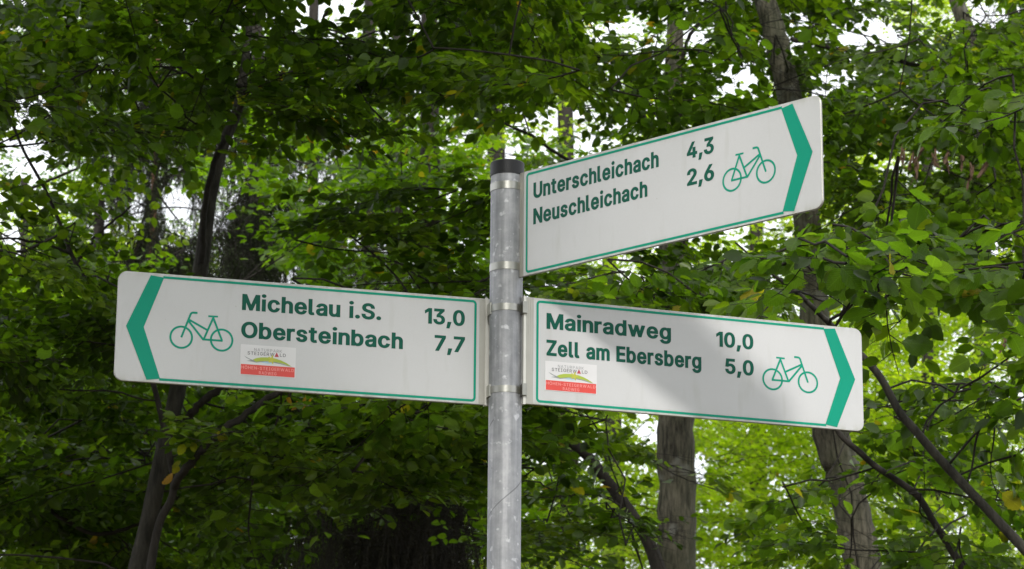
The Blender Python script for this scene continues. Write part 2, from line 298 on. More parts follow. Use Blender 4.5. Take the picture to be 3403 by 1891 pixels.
# ------------------------------------------------------------------ lettering (glyph outlines, em = 1000)
GLYPHS = json.loads(r'''{",":[188,[[[53,-119,38,-119,48,-56],[58,8,68,71,91,71],[114,71,137,71,119,8],[102,-56,84,-119,69,-119]]]],"-":[453,[[[263,244,337,244,337,226],[337,207,337,188,263,188],[188,188,114,188,114,207],[114,226,114,244,188,244]]]],".":[188,[[[108,-4,95,-4,83,-4],[72,0,63,9,54,18],[50,28,50,41,50,54],[54,65,63,73,72,82],[83,87,95,87,108,87],[119,82,128,73,137,65],[141,54,141,41,141,28],[137,18,128,9,119,0]]]],"0":[453,[[[264,-7,227,-7,189,-7],[157,3,130,24,103,45],[83,74,69,113,55,152],[48,199,48,254,48,309],[55,356,69,395,83,434],[104,464,130,484,157,505],[189,516,227,516,264,516],[296,505,323,484,350,464],[370,434,384,395,398,356],[405,309,405,254,405,199],[398,152,384,113,370,74],[350,45,323,24,297,3]],[[202,50,227,50,252,50],[273,58,290,74,308,90],[321,113,330,144,339,174],[344,211,344,254,344,297],[339,334,330,365,321,395],[308,419,290,435,273,451],[252,460,227,460,202,460],[180,451,163,435,146,419],[132,395,123,365,114,334],[109,297,109,254,109,211],[114,174,123,144,132,113],[146,90,163,74,180,58]]]],"1":[453,[[[250,509,276,509,276,339],[276,170,276,0,255,0],[234,0,212,0,212,149],[212,299,212,448,211,448],[210,448,209,448,168,418],[127,388,86,358,86,381],[86,404,86,427,123,454],[161,481,198,509,224,509]]]],"2":[453,[[[172,0,64,0,64,16],[64,32,64,47,121,108],[177,168,234,229,254,249],[270,267,282,282,295,298],[304,313,311,327,317,341],[320,356,320,371,320,390],[316,405,308,419,299,432],[288,442,273,449,259,456],[242,460,224,460,204,460],[187,456,172,447,158,439],[147,428,139,413,131,399],[127,382,127,362,107,362],[86,362,66,362,66,392],[72,419,86,442,100,465],[119,483,143,496,167,509],[194,516,225,516,255,516],[282,509,306,497,329,484],[348,467,361,445,374,424],[381,399,381,372,381,354],[378,335,371,318,364,300],[353,280,336,259,319,237],[296,211,267,180,229,140],[191,100,153,60,153,59],[153,58,153,57,231,57],[310,57,389,57,389,38],[389,19,389,0,281,0]]]],"3":[453,[[[252,-7,218,-7,187,-7],[158,-1,133,10,107,21],[86,37,70,57,54,78],[46,103,44,132,66,132],[87,132,109,132,111,114],[117,99,126,87,136,75],[149,65,165,59,181,53],[199,50,219,50,239,50],[258,53,275,61,292,68],[305,79,315,93,324,107],[329,124,329,145,329,163],[325,181,316,196,307,212],[293,224,275,234,256,243],[231,248,201,248,186,248],[172,248,157,248,157,265],[157,282,157,299,200,349],[244,399,288,448,288,450],[288,451,288,452,215,452],[142,452,70,452,70,471],[70,490,70,509,171,509],[272,509,372,509,372,493],[372,477,372,461,319,400],[265,339,211,278,211,282],[211,285,211,289,249,293],[281,288,308,276,335,263],[356,246,371,222,386,199],[393,173,393,145,393,115],[385,89,370,66,355,43],[335,25,309,12,282,0]]]],"4":[453,[[[164,105,40,105,40,123],[40,141,40,158,109,275],[178,392,247,509,268,509],[289,509,311,509,243,394],[176,280,109,166,109,165],[109,164,109,163,210,163],[312,163,413,163,413,144],[413,125,413,105,289,105]],[[302,0,282,0,282,40],[282,81,282,121,282,130],[282,138,282,146,282,203],[282,260,282,318,302,318],[322,318,343,318,343,212],[343,106,343,0,322,0]]]],"5":[453,[[[254,-7,221,-7,191,-7],[164,-1,140,11,116,23],[97,39,83,60,69,81],[61,104,60,130,81,130],[101,130,122,130,124,115],[129,101,138,89,147,77],[159,67,173,60,188,53],[204,50,221,50,242,50],[260,55,276,64,292,74],[305,87,314,104,323,121],[328,141,328,162,328,184],[323,204,314,221,304,238],[291,252,275,262,258,272],[239,277,218,277,201,277],[184,274,167,268,151,263],[138,255,128,246,108,248],[88,250,67,253,77,338],[86,423,96,509,186,509],[276,509,366,509,366,490],[366,471,366,452,294,452],[222,452,151,452,145,402],[139,352,134,301,135,301],[135,301,136,301,147,311],[161,319,178,325,194,331],[211,334,229,334,253,334],[274,329,294,321,313,313],[331,301,345,285,359,270],[371,252,379,231,387,210],[391,188,391,163,391,130],[384,101,369,76,354,50],[334,30,309,15,283,1]]]],"6":[453,[[[258,-7,226,-7,195,-7],[167,0,142,15,118,29],[98,49,84,74,71,100],[64,129,64,162,64,186],[69,212,80,239,91,266],[110,300,137,340,176,396],[214,453,252,509,276,509],[299,509,322,509,265,426],[208,344,151,261,149,261],[147,261,145,261,150,271],[157,280,165,288,174,296],[184,302,196,307,207,312],[221,314,235,314,266,314],[293,308,316,295,339,282],[357,263,370,240,382,216],[389,189,389,157,389,125],[382,97,368,73,354,48],[334,28,310,14,286,0]],[[207,48,226,48,246,48],[264,53,279,63,294,72],[306,85,314,101,323,118],[327,136,327,157,327,178],[323,197,314,213,306,230],[294,242,279,251,264,261],[246,265,226,265,207,265],[189,261,174,252,159,243],[147,230,138,214,129,198],[125,179,125,158,125,137],[129,118,138,102,147,85],[159,72,174,63,189,53]]]],"7":[453,[[[120,0,97,0,172,149],[248,299,323,448,323,450],[323,451,323,452,236,452],[149,452,62,452,62,471],[62,490,62,509,172,509],[281,509,391,509,391,489],[391,469,391,449,315,299],[240,150,165,0,142,0]]]],"A":[480,[[[39,0,16,0,78,170],[140,339,201,509,226,509],[251,509,276,509,338,339],[401,170,463,0,440,0],[418,0,395,0,359,101],[323,202,287,302,281,321],[273,344,264,372,255,400],[245,435,232,478,236,478],[241,478,245,478,233,435],[222,399,213,371,204,343],[196,320,191,302,155,202],[120,101,85,0,62,0]],[[197,142,110,142,110,161],[110,180,110,199,197,199],[283,199,370,199,370,180],[370,161,370,142,283,142]]]],"D":[502,[[[271,0,219,0,178,0],[137,0,96,0,96,19],[96,38,96,57,136,57],[175,57,215,57,256,57],[291,65,318,81,345,97],[366,119,379,149,392,179],[399,214,399,255,399,296],[392,331,379,361,366,390],[346,412,320,428,293,444],[260,452,221,452,178,452],[136,452,93,452,93,471],[93,490,93,509,137,509],[181,509,225,509,275,509],[317,499,353,478,388,458],[415,429,433,391,452,353],[462,308,462,255,462,202],[452,157,433,119,414,81],[387,51,351,31,314,10]],[[103,509,125,509,125,339],[125,170,125,0,103,0],[82,0,60,0,60,170],[60,339,60,509,82,509]]]],"E":[419,[[[165,0,60,0,60,170],[60,339,60,509,164,509],[268,509,372,509,372,490],[372,471,372,452,290,452],[207,452,125,452,125,396],[125,341,125,286,202,286],[278,286,355,286,355,267],[355,248,355,229,278,229],[202,229,125,229,125,172],[125,114,125,57,208,57],[292,57,375,57,375,38],[375,19,375,0,270,0]]]],"G":[520,[[[309,-7,269,-7,223,-7],[184,4,149,25,115,46],[88,77,69,116,50,155],[40,201,40,254,40,308],[50,354,69,393,88,432],[115,462,149,484,183,505],[221,516,265,516,292,516],[317,512,340,504,364,496],[385,484,403,469,422,454],[437,437,449,416,461,396],[470,373,474,349,452,349],[430,349,408,349,403,365],[396,380,387,393,379,406],[368,417,356,427,344,436],[330,444,315,448,300,453],[283,456,265,456,235,456],[208,448,183,432,159,417],[139,394,125,364,111,334],[103,297,103,254,103,211],[111,175,125,145,140,115],[159,92,184,76,209,61],[237,53,269,53,297,53],[323,59,345,71,367,83],[384,101,396,123,409,146],[415,172,415,202,421,201],[428,200,434,199,384,199],[333,199,283,199,283,218],[283,237,283,256,348,256],[413,256,478,256,478,237],[478,219,478,200,478,158],[469,122,451,91,433,60],[408,36,377,19,345,2]]]],"H":[517,[[[82,0,60,0,60,170],[60,339,60,509,82,509],[103,509,125,509,125,435],[125,362,125,289,214,289],[303,289,392,289,392,362],[392,435,392,509,414,509],[435,509,457,509,457,339],[457,170,457,0,435,0],[414,0,392,0,392,77],[392,155,392,232,303,232],[214,232,125,232,125,155],[125,77,125,0,103,0]]]],"I":[300,[[[111,0,31,0,31,19],[31,38,31,57,60,57],[89,57,118,57,118,189],[118,320,118,452,89,452],[60,452,31,452,31,471],[31,490,31,509,111,509],[190,509,269,509,269,490],[269,471,269,452,240,452],[212,452,183,452,183,320],[183,189,183,57,212,57],[240,57,269,57,269,38],[269,19,269,0,190,0]]]],"K":[467,[[[146,189,104,145,104,169],[104,193,104,216,116,232],[128,247,139,261,151,275],[162,290,174,303,187,317],[199,331,212,344,262,399],[313,454,364,509,392,509],[420,509,448,509,376,431],[304,353,231,276,230,276],[229,276,228,276,187,233]],[[82,0,60,0,60,170],[60,339,60,509,82,509],[103,509,125,509,125,451],[125,392,125,334,124,298],[124,261,124,225,124,214],[124,204,125,193,125,129],[125,64,125,0,103,0]],[[398,0,372,0,311,86],[249,173,188,259,201,276],[215,293,228,309,302,206],[375,103,449,0,423,0]]]],"L":[393,[[[160,0,60,0,60,170],[60,339,60,509,82,509],[103,509,125,509,125,358],[125,208,125,57,203,57],[282,57,361,57,361,38],[361,19,361,0,261,0]]]],"M":[628,[[[81,0,60,0,60,170],[60,339,60,509,91,509],[121,509,152,509,193,402],[235,294,277,187,280,180],[284,170,287,159,291,148],[295,136,299,123,303,110],[307,97,311,84,315,71],[319,59,322,49,317,49],[312,49,307,49,310,59],[314,70,318,83,322,95],[326,108,330,121,334,134],[338,147,342,158,346,170],[349,179,352,187,394,294],[435,402,476,509,507,509],[537,509,568,509,568,339],[568,170,568,0,547,0],[525,0,504,0,504,97],[504,194,504,291,504,302],[504,314,504,327,505,340],[505,354,505,369,505,383],[506,398,506,413,506,428],[507,443,507,457,509,457],[511,457,513,457,508,441],[503,426,498,409,492,393],[487,378,482,363,477,348],[472,334,467,322,463,309],[459,299,456,291,418,194],[380,97,342,0,323,0],[305,0,286,0,248,97],[209,194,170,291,167,299],[163,309,159,321,155,333],[150,346,145,361,140,376],[135,391,129,408,124,424],[118,441,112,457,114,457],[117,457,119,457,119,444],[120,431,120,416,120,401],[121,387,121,372,121,357],[121,342,122,328,122,315],[122,302,122,291,122,194],[122,97,122,0,101,0]]]],"N":[523,[[[82,0,60,0,60,170],[60,339,60,509,85,509],[111,509,136,509,205,400],[274,291,343,183,349,174],[355,164,363,151,370,138],[379,123,388,107,396,90],[405,73,414,55,411,55],[408,54,405,54,403,72],[401,90,401,108,400,126],[399,142,399,157,399,172],[399,185,399,195,399,300],[399,404,399,509,420,509],[442,509,463,509,463,339],[463,170,463,0,438,0],[412,0,387,0,325,97],[264,193,202,290,194,303],[186,316,177,331,169,345],[159,362,148,381,137,400],[123,424,108,452,111,453],[115,453,119,454,120,428],[121,405,122,384,123,362],[124,344,124,328,125,312],[125,300,125,291,125,194],[125,97,125,0,103,0]]]],"O":[533,[[[311,-7,267,-7,223,-7],[184,4,150,25,116,46],[90,76,70,115,50,154],[40,201,40,254,40,308],[50,354,70,393,90,432],[116,462,150,484,184,505],[223,516,267,516,311,516],[350,505,384,484,418,462],[444,432,464,393,483,354],[493,308,493,254,493,201],[483,154,464,115,444,76],[418,46,384,25,350,4]],[[236,53,267,53,297,53],[325,61,349,76,374,91],[394,114,408,144,423,174],[430,211,430,254,430,298],[423,335,408,365,394,395],[374,417,349,433,325,448],[297,456,267,456,236,456],[209,448,184,433,159,417],[140,394,125,364,111,334],[103,297,103,254,103,211],[111,174,125,144,140,114],[159,92,184,76,209,61]]]],"P":[445,[[[82,0,60,0,60,170],[60,339,60,509,118,509],[177,509,235,509,274,509],[307,502,332,487,358,473],[377,454,390,430,402,405],[409,378,409,348,409,317],[402,290,390,265,377,241],[358,222,332,207,307,193],[274,186,235,186,193,186],[151,186,109,186,109,205],[109,224,109,242,150,242],[191,242,233,242,259,242],[281,247,297,256,313,265],[325,278,333,294,341,310],[344,328,344,348,344,368],[341,386,333,402,325,417],[313,430,297,439,280,448],[259,452,232,452,196,452],[160,452,125,452,125,301],[125,151,125,0,103,0]]]],"R":[449,[[[82,0,60,0,60,170],[60,339,60,509,119,509],[177,509,236,509,275,509],[307,502,333,489,359,475],[378,457,390,433,403,410],[409,382,409,352,409,321],[403,295,390,271,378,248],[359,230,333,217,307,204],[275,198,236,198,189,198],[143,198,96,198,96,217],[96,236,96,255,142,255],[188,255,234,255,260,255],[281,259,298,267,314,275],[326,286,334,300,341,315],[345,332,345,352,345,372],[341,390,334,405,326,420],[314,431,298,440,281,448],[259,452,233,452,197,452],[161,452,125,452,125,301],[125,151,125,0,103,0]],[[378,0,353,0,312,76],[271,153,230,229,254,229],[279,229,303,229,344,153],[386,76,428,0,403,0]]]],"S":[447,[[[263,-9,224,-9,187,-9],[155,-3,128,9,100,21],[79,38,64,60,49,82],[40,107,38,137,60,137],[82,137,104,137,106,117],[112,101,123,88,134,75],[149,65,166,59,184,52],[203,49,224,49,247,49],[268,53,286,60,304,68],[319,78,329,92,340,105],[346,121,346,139,346,155],[341,169,332,179,323,189],[311,198,296,205,281,211],[264,217,245,222,224,228],[204,234,184,239,142,251],[109,268,86,289,63,311],[52,339,52,372,52,401],[60,426,75,448,90,469],[111,486,138,498,164,510],[194,516,227,516,261,516],[290,510,316,498,342,486],[362,469,377,449,392,428],[400,404,401,378,380,378],[358,378,337,378,335,403],[323,423,302,437,281,451],[256,459,225,459,203,459],[184,455,167,448,151,441],[138,431,129,418,120,406],[115,391,115,376,115,358],[120,344,131,334,142,323],[154,314,169,308,184,302],[199,297,212,293,230,289],[247,284,264,279,279,275],[295,270,312,264,328,257],[344,248,359,238,373,227],[385,214,395,198,404,181],[408,162,408,139,408,111],[401,86,386,64,372,41],[351,24,323,11,296,-2]]]],"T":[449,[[[85,452,32,452,32,471],[32,490,32,509,160,509],[288,509,417,509,417,490],[417,471,417,452,363,452],[310,452,257,452,257,301],[257,151,257,0,235,0],[214,0,193,0,193,151],[193,301,193,452,139,452]]]],"U":[517,[[[299,-8,259,-8,219,-8],[184,0,154,15,124,31],[101,53,85,80,68,107],[60,138,60,173,60,285],[60,397,60,509,81,509],[103,509,124,509,124,399],[124,288,124,178,124,154],[130,132,141,113,152,94],[167,79,187,68,207,57],[231,52,259,52,287,52],[311,57,331,68,351,79],[366,94,377,113,387,132],[393,154,393,178,393,288],[393,399,393,509,414,509],[436,509,457,509,457,397],[457,285,457,173,457,138],[449,107,433,80,416,53],[393,31,363,15,334,0]]]],"W":[686,[[[180,0,155,0,109,170],[63,339,16,509,38,509],[60,509,82,509,109,404],[136,300,163,196,168,179],[172,163,175,145,179,128],[183,111,187,94,190,76],[194,58,197,40,194,40],[192,40,189,40,193,58],[196,76,200,94,203,111],[207,128,211,145,215,163],[220,179,224,196,251,300],[279,404,306,509,331,509],[355,509,380,509,407,404],[434,300,462,196,466,179],[470,163,474,145,478,128],[482,111,486,94,490,76],[494,58,497,40,494,40],[491,40,488,40,492,58],[495,76,499,94,502,111],[506,128,510,145,515,163],[519,179,523,196,550,300],[576,404,603,509,625,509],[647,509,670,509,623,339],[577,170,530,0,505,0],[480,0,455,0,426,108],[397,215,368,323,362,344],[357,367,351,391,346,416],[341,444,336,475,341,475],[345,475,350,475,345,445],[340,419,335,395,330,371],[324,347,318,323,289,215],[260,108,230,0,205,0]]]],"Z":[438,[[[161,0,42,0,42,15],[42,31,42,46,119,159],[196,272,273,385,284,400],[295,415,306,431,318,446],[329,461,341,476,343,469],[346,461,348,454,327,453],[306,453,285,452,264,452],[244,452,223,452,162,452],[101,452,40,452,40,471],[40,490,40,509,159,509],[278,509,397,509,397,493],[397,477,397,462,321,351],[245,240,169,129,158,113],[146,97,134,81,122,65],[110,49,97,33,95,40],[93,47,90,54,111,55],[132,56,152,57,173,57],[193,57,214,57,276,57],[338,57,399,57,399,38],[399,19,399,0,280,0]]]],"a":[389,[[[182,-9,160,-9,136,-9],[114,-4,94,5,75,14],[59,27,48,45,36,62],[30,83,30,108,30,130],[35,147,43,161,52,175],[63,185,78,193,92,201],[108,207,125,211,143,215],[160,218,178,220,201,223],[219,225,234,227,248,228],[258,231,265,235,272,239],[276,245,276,255,276,255],[276,256,276,257,276,272],[273,286,267,297,261,308],[252,316,240,322,228,328],[213,331,196,331,178,331],[162,328,149,322,136,317],[126,309,118,301,110,292],[104,283,100,274,80,280],[61,285,41,291,50,314],[62,332,79,346,95,360],[113,369,133,375,153,381],[173,384,194,384,208,384],[223,383,239,379,255,376],[271,370,286,360,301,351],[313,338,322,320,332,303],[337,280,337,251,337,168],[337,84,337,0,317,0],[297,0,277,0,277,17],[277,35,277,52,275,52],[274,52,272,52,268,43],[261,34,252,25,243,15],[230,7,215,1,200,-5]],[[155,45,170,45,193,45],[212,50,228,59,243,68],[255,79,263,93,271,107],[276,122,276,138,276,155],[276,173,276,190,273,187],[268,184,259,182,251,180],[242,178,231,176,221,174],[210,172,200,171,190,170],[182,169,175,168,161,166],[147,163,134,159,121,154],[111,148,103,139,96,131],[92,119,92,105,92,92],[95,81,102,72,109,63],[118,57,130,52,142,48]]]],"b":[424,[[[261,-8,229,-8,206,-8],[187,-4,172,4,158,12],[146,21,138,31,129,42],[123,51,118,59,116,59],[114,59,112,59,112,39],[112,20,112,0,92,0],[72,0,53,0,53,170],[53,339,53,509,73,509],[93,509,114,509,114,446],[114,382,114,319,115,319],[117,319,118,319,123,327],[129,336,137,346,145,356],[157,365,171,373,186,381],[205,384,229,384,261,384],[289,376,313,361,337,345],[356,322,370,293,383,263],[390,229,390,189,390,149],[383,114,370,84,356,55],[337,32,313,16,289,0]],[[197,47,220,47,244,47],[263,53,279,66,295,78],[308,95,316,117,324,138],[328,162,328,189,328,216],[324,240,316,261,308,282],[296,299,280,311,264,324],[244,330,220,330,197,330],[177,324,161,312,145,300],[133,284,125,263,117,242],[113,217,113,189,113,161],[117,136,125,115,133,94],[146,77,162,65,178,53]]]],"c":[396,[[[226,-8,207,-8,173,-8],[143,0,117,16,91,33],[71,56,56,85,41,114],[34,149,34,187,34,227],[41,262,56,291,71,321],[91,343,117,360,143,376],[173,384,207,384,226,384],[243,382,260,377,276,372],[292,365,305,356,319,347],[330,335,340,322,350,309],[357,294,362,277,342,272],[322,267,303,262,300,272],[296,281,290,289,285,297],[278,305,270,311,262,317],[253,322,242,325,232,328],[220,330,207,330,182,330],[161,323,145,310,129,297],[116,280,108,258,100,237],[96,213,96,187,96,162],[100,139,108,117,116,96],[129,79,145,66,161,53],[182,46,207,46,220,46],[232,48,243,52,253,55],[263,60,271,66,279,72],[286,80,292,89,297,97],[301,107,304,117,324,112],[343,107,363,102,358,85],[351,70,341,56,332,43],[320,31,306,21,293,12],[277,4,261,-1,244,-6]]]],"d":[424,[[[219,-8,195,-8,164,-8],[136,0,111,16,87,32],[68,55,55,84,41,114],[34,149,34,189,34,229],[41,263,55,293,69,322],[88,345,112,361,136,376],[164,384,196,384,219,384],[238,381,253,373,268,365],[279,356,287,346,296,336],[302,327,306,319,308,319],[309,319,311,319,311,382],[311,446,311,509,331,509],[351,509,372,509,372,339],[372,170,372,0,352,0],[332,0,313,0,313,20],[313,39,313,59,311,59],[309,59,307,59,302,51],[295,42,287,31,278,21],[267,12,252,4,238,-4]],[[181,47,205,47,227,47],[247,53,263,65,279,77],[291,94,299,115,308,136],[312,161,312,189,312,217],[308,242,300,263,292,284],[279,300,263,312,247,324],[228,330,205,330,181,330],[161,324,145,311,129,299],[116,282,108,261,100,240],[96,216,96,189,96,162],[100,138,109,117,117,95],[129,78,145,66,161,53]]]],"e":[404,[[[238,-8,212,-8,175,-8],[143,0,117,16,90,33],[70,56,56,85,41,114],[34,148,34,187,34,226],[41,260,55,290,69,319],[89,343,115,359,141,376],[171,384,205,384,226,384],[246,381,266,374,285,367],[303,356,319,341,335,326],[348,306,357,282,366,258],[371,228,371,194,371,186],[371,178,371,169,272,169],[174,169,75,169,75,187],[75,204,75,221,163,221],[250,221,338,221,329,215],[319,208,310,202,310,227],[306,249,298,269,290,288],[278,303,263,314,247,325],[228,330,205,330,182,330],[163,325,146,313,130,302],[118,288,109,270,100,251],[96,232,96,211,96,200],[96,189,96,178,96,150],[101,126,110,106,120,87],[134,72,151,61,168,51],[189,46,212,46,228,46],[241,48,254,53,266,57],[277,64,285,73,294,82],[301,93,306,105,325,101],[345,96,365,91,359,71],[349,54,335,39,321,24],[303,13,283,4,262,-4]]]],"g":[425,[[[238,-151,207,-151,179,-151],[155,-147,134,-140,113,-132],[96,-123,82,-110,69,-98],[58,-84,51,-69,67,-60],[84,-50,101,-41,107,-49],[113,-57,122,-66,130,-75],[141,-82,154,-88,168,-94],[186,-97,207,-97,238,-97],[263,-90,282,-75,302,-60],[311,-37,311,-6,311,19],[311,44,311,68,310,68],[308,68,306,68,301,60],[295,51,287,41,278,32],[267,23,252,16,238,8],[219,5,195,5,164,5],[137,12,113,27,88,41],[69,62,55,90,41,118],[34,152,34,191,34,230],[41,264,55,293,69,322],[88,345,112,361,137,376],[165,384,196,384,220,384],[239,381,253,373,268,365],[280,356,288,346,297,336],[303,327,308,319,309,319],[311,319,313,319,313,339],[313,359,313,379,333,379],[353,379,372,379,372,250],[372,121,372,-9,372,-42],[365,-69,350,-90,335,-111],[316,-126,291,-136,266,-146]],[[181,59,205,59,228,59],[248,64,264,75,280,86],[292,101,300,121,308,141],[312,165,312,193,312,220],[308,243,300,264,292,284],[280,301,264,312,248,324],[228,330,205,330,181,330],[161,324,145,312,129,299],[117,283,109,262,100,242],[96,219,96,193,96,166],[100,143,109,123,117,103],[129,87,145,76,162,65]]]],"h":[410,[[[114,249,114,227,114,151],[114,76,114,0,93,0],[73,0,53,0,53,170],[53,339,53,509,73,509],[93,509,114,509,114,435],[114,361,114,287,110,287],[106,287,102,287,114,322],[131,347,152,362,174,377],[199,384,227,384,253,384],[276,379,295,369,315,358],[330,342,341,321,352,299],[357,273,357,240,357,160],[357,80,357,0,337,0],[316,0,296,0,296,78],[296,157,296,235,296,265],[288,288,273,304,258,321],[237,329,210,329,192,329],[175,325,161,317,146,309],[135,298,126,283,118,267]]]],"i":[167,[[[73,0,53,0,53,126],[53,253,53,379,73,379],[93,379,114,379,114,253],[114,126,114,0,93,0]],[[95,443,84,443,72,443],[62,447,54,455,45,462],[41,472,41,483,41,494],[45,504,54,512,62,520],[72,524,84,524,95,524],[106,520,114,512,122,504],[126,494,126,483,126,472],[122,462,114,455,106,447]]]],"l":[189,[[[147,-2,139,-2,110,-2],[88,5,74,20,60,35],[53,57,53,84,53,226],[53,367,53,509,73,509],[93,509,114,509,114,372],[114,235,114,99,114,81],[116,69,120,62,125,55],[133,52,146,52,152,52],[157,52,160,53,164,53],[167,54,170,54,173,37],[177,20,181,3,175,1],[169,0,162,-1,154,-2]]]],"m":[610,[[[73,0,53,0,53,126],[53,253,53,379,72,379],[92,379,112,379,112,351],[112,323,112,295,111,295],[109,295,108,295,113,316],[121,332,132,346,144,359],[157,369,172,376,187,383],[203,386,219,386,247,386],[270,378,287,361,305,344],[316,322,321,295,318,295],[315,295,312,295,317,313],[325,329,337,343,349,357],[364,367,381,375,398,382],[416,386,437,386,459,386],[479,381,497,372,515,362],[530,348,541,328,551,309],[557,285,557,255,557,170],[557,85,557,0,536,0],[516,0,496,0,496,85],[496,169,496,254,496,281],[488,301,473,313,457,325],[439,330,419,330,402,330],[387,327,374,320,362,313],[352,303,345,290,339,278],[335,263,335,247,335,165],[335,82,335,0,315,0],[295,0,274,0,274,87],[274,173,274,260,274,281],[267,298,253,311,239,324],[221,330,199,330,185,330],[171,327,158,320,144,313],[134,303,126,289,118,276],[114,258,114,238,114,159],[114,79,114,0,93,0]]]],"n":[410,[[[114,249,114,227,114,151],[114,76,114,0,93,0],[73,0,53,0,53,126],[53,253,53,379,72,379],[92,379,112,379,112,349],[112,318,112,287,109,287],[106,287,102,287,114,322],[131,347,152,362,174,377],[199,384,227,384,253,384],[276,379,295,369,314,358],[330,342,341,321,352,299],[357,273,357,240,357,160],[357,80,357,0,337,0],[316,0,296,0,296,78],[296,157,296,235,296,265],[288,288,273,304,258,321],[237,329,210,329,192,329],[175,325,161,317,146,309],[135,298,126,283,118,267]]]],"r":[259,[[[73,0,53,0,53,126],[53,253,53,379,72,379],[92,379,112,379,112,360],[112,340,112,321,113,321],[114,321,115,321,122,340],[135,355,152,367,170,379],[190,385,213,385,218,385],[223,385,229,384,235,384],[240,384,243,384,243,363],[243,343,243,322,242,323],[237,323,230,324,223,325],[215,326,207,326,189,326],[173,322,159,315,145,307],[134,297,126,284,118,270],[114,255,114,237,114,158],[114,79,114,0,93,0]]]],"s":[365,[[[211,-8,182,-8,156,-8],[133,-4,112,3,92,11],[75,23,62,38,49,53],[40,72,36,94,55,98],[74,102,94,107,99,86],[109,70,124,60,139,50],[158,45,181,45,208,45],[229,51,244,62,260,74],[268,87,268,103,268,116],[263,127,254,136,245,144],[231,151,212,155,191,160],[170,165,149,170,115,178],[89,191,72,208,55,225],[47,247,47,274,47,296],[53,315,65,332,77,348],[94,361,115,370,136,380],[160,384,187,384,213,384],[235,380,254,372,272,365],[287,353,299,339,310,325],[319,309,324,290,305,286],[287,281,268,277,263,292],[255,304,243,316,230,327],[212,333,187,333,165,333],[146,327,131,317,116,306],[109,293,109,277,109,263],[114,252,124,243,134,235],[150,228,172,223,191,218],[210,214,229,209,264,201],[290,188,306,171,323,154],[331,133,331,107,331,84],[325,64,312,47,300,30],[282,16,260,6,237,-3]]]],"t":[227,[[[138,379,204,379,204,362],[204,344,204,327,138,327],[72,327,6,327,6,344],[6,362,6,379,72,379]],[[65,345,65,471,85,471],[106,471,126,471,126,347],[126,222,126,98,126,81],[129,69,136,61,143,54],[154,50,170,50,174,50],[179,50,185,51,191,52],[197,53,202,54,206,36],[209,19,213,2,207,0],[200,-2,192,-3,184,-4],[176,-4,168,-4,136,-4],[110,4,92,21,74,38],[65,62,65,93,65,219]]]],"u":[410,[[[211,-5,182,-5,157,-5],[134,0,115,11,95,21],[80,37,69,59,58,80],[53,107,53,139,53,219],[53,299,53,379,73,379],[93,379,114,379,114,301],[114,222,114,144,114,114],[121,91,137,75,152,58],[173,50,200,50,218,50],[235,54,249,62,264,70],[275,81,283,97,292,112],[296,131,296,153,296,228],[296,304,296,379,316,379],[337,379,357,379,357,253],[357,126,357,0,337,0],[318,0,298,0,298,31],[298,61,298,92,301,92],[304,92,307,92,295,57],[279,32,257,17,235,2]]]],"w":[567,[[[158,0,138,0,99,126],[61,253,23,379,44,379],[66,379,87,379,103,324],[118,269,133,214,140,191],[147,165,154,137,161,108],[168,76,175,41,172,41],[168,41,165,41,172,75],[179,106,186,135,193,163],[199,190,206,214,221,269],[237,324,252,379,273,379],[295,379,316,379,332,324],[347,269,362,214,368,190],[375,164,382,136,388,107],[395,76,402,41,399,41],[395,41,391,41,399,75],[406,107,413,135,420,164],[427,190,434,214,449,269],[465,324,480,379,502,379],[523,379,545,379,506,253],[468,126,429,0,409,0],[389,0,368,0,352,57],[335,114,319,172,314,189],[309,207,305,225,300,243],[295,261,291,280,286,299],[281,318,277,338,281,338],[286,338,291,338,286,319],[281,299,277,280,272,261],[267,243,263,225,258,206],[253,189,248,172,231,114],[215,57,199,0,178,0]]]],"\u00d6":[533,[[[311,-7,267,-7,223,-7],[184,4,150,25,116,46],[90,76,70,115,50,154],[40,201,40,254,40,308],[50,354,70,393,90,432],[116,462,150,484,184,505],[223,516,267,516,311,516],[350,505,384,484,418,462],[444,432,464,393,483,354],[493,308,493,254,493,201],[483,154,464,115,444,76],[418,46,384,25,350,4]],[[236,53,267,53,297,53],[325,61,349,76,374,91],[394,114,408,144,423,174],[430,211,430,254,430,298],[423,335,408,365,394,395],[374,417,349,433,325,448],[297,456,267,456,236,456],[209,448,184,433,159,417],[140,394,125,364,111,334],[103,297,103,254,103,211],[111,174,125,144,140,114],[159,92,184,76,209,61]],[[350,572,339,572,328,572],[318,576,310,584,302,592],[298,601,298,612,298,624],[302,633,310,641,318,649],[328,653,339,653,350,653],[360,649,368,641,375,633],[379,624,379,612,379,601],[375,592,368,584,360,576]],[[206,572,195,572,184,572],[175,576,167,584,159,592],[155,601,155,612,155,624],[159,633,167,641,175,649],[184,653,195,653,206,653],[216,649,224,641,232,633],[236,624,236,612,236,601],[232,592,224,584,216,576]]]]}''')
def bez(p0, h0, h1, p1, n):
    t = np.arange(n)[:, None] / n
    return (1 - t) ** 3 * p0 + 3 * (1 - t) ** 2 * t * h0 + 3 * (1 - t) * t ** 2 * h1 + t ** 3 * p1
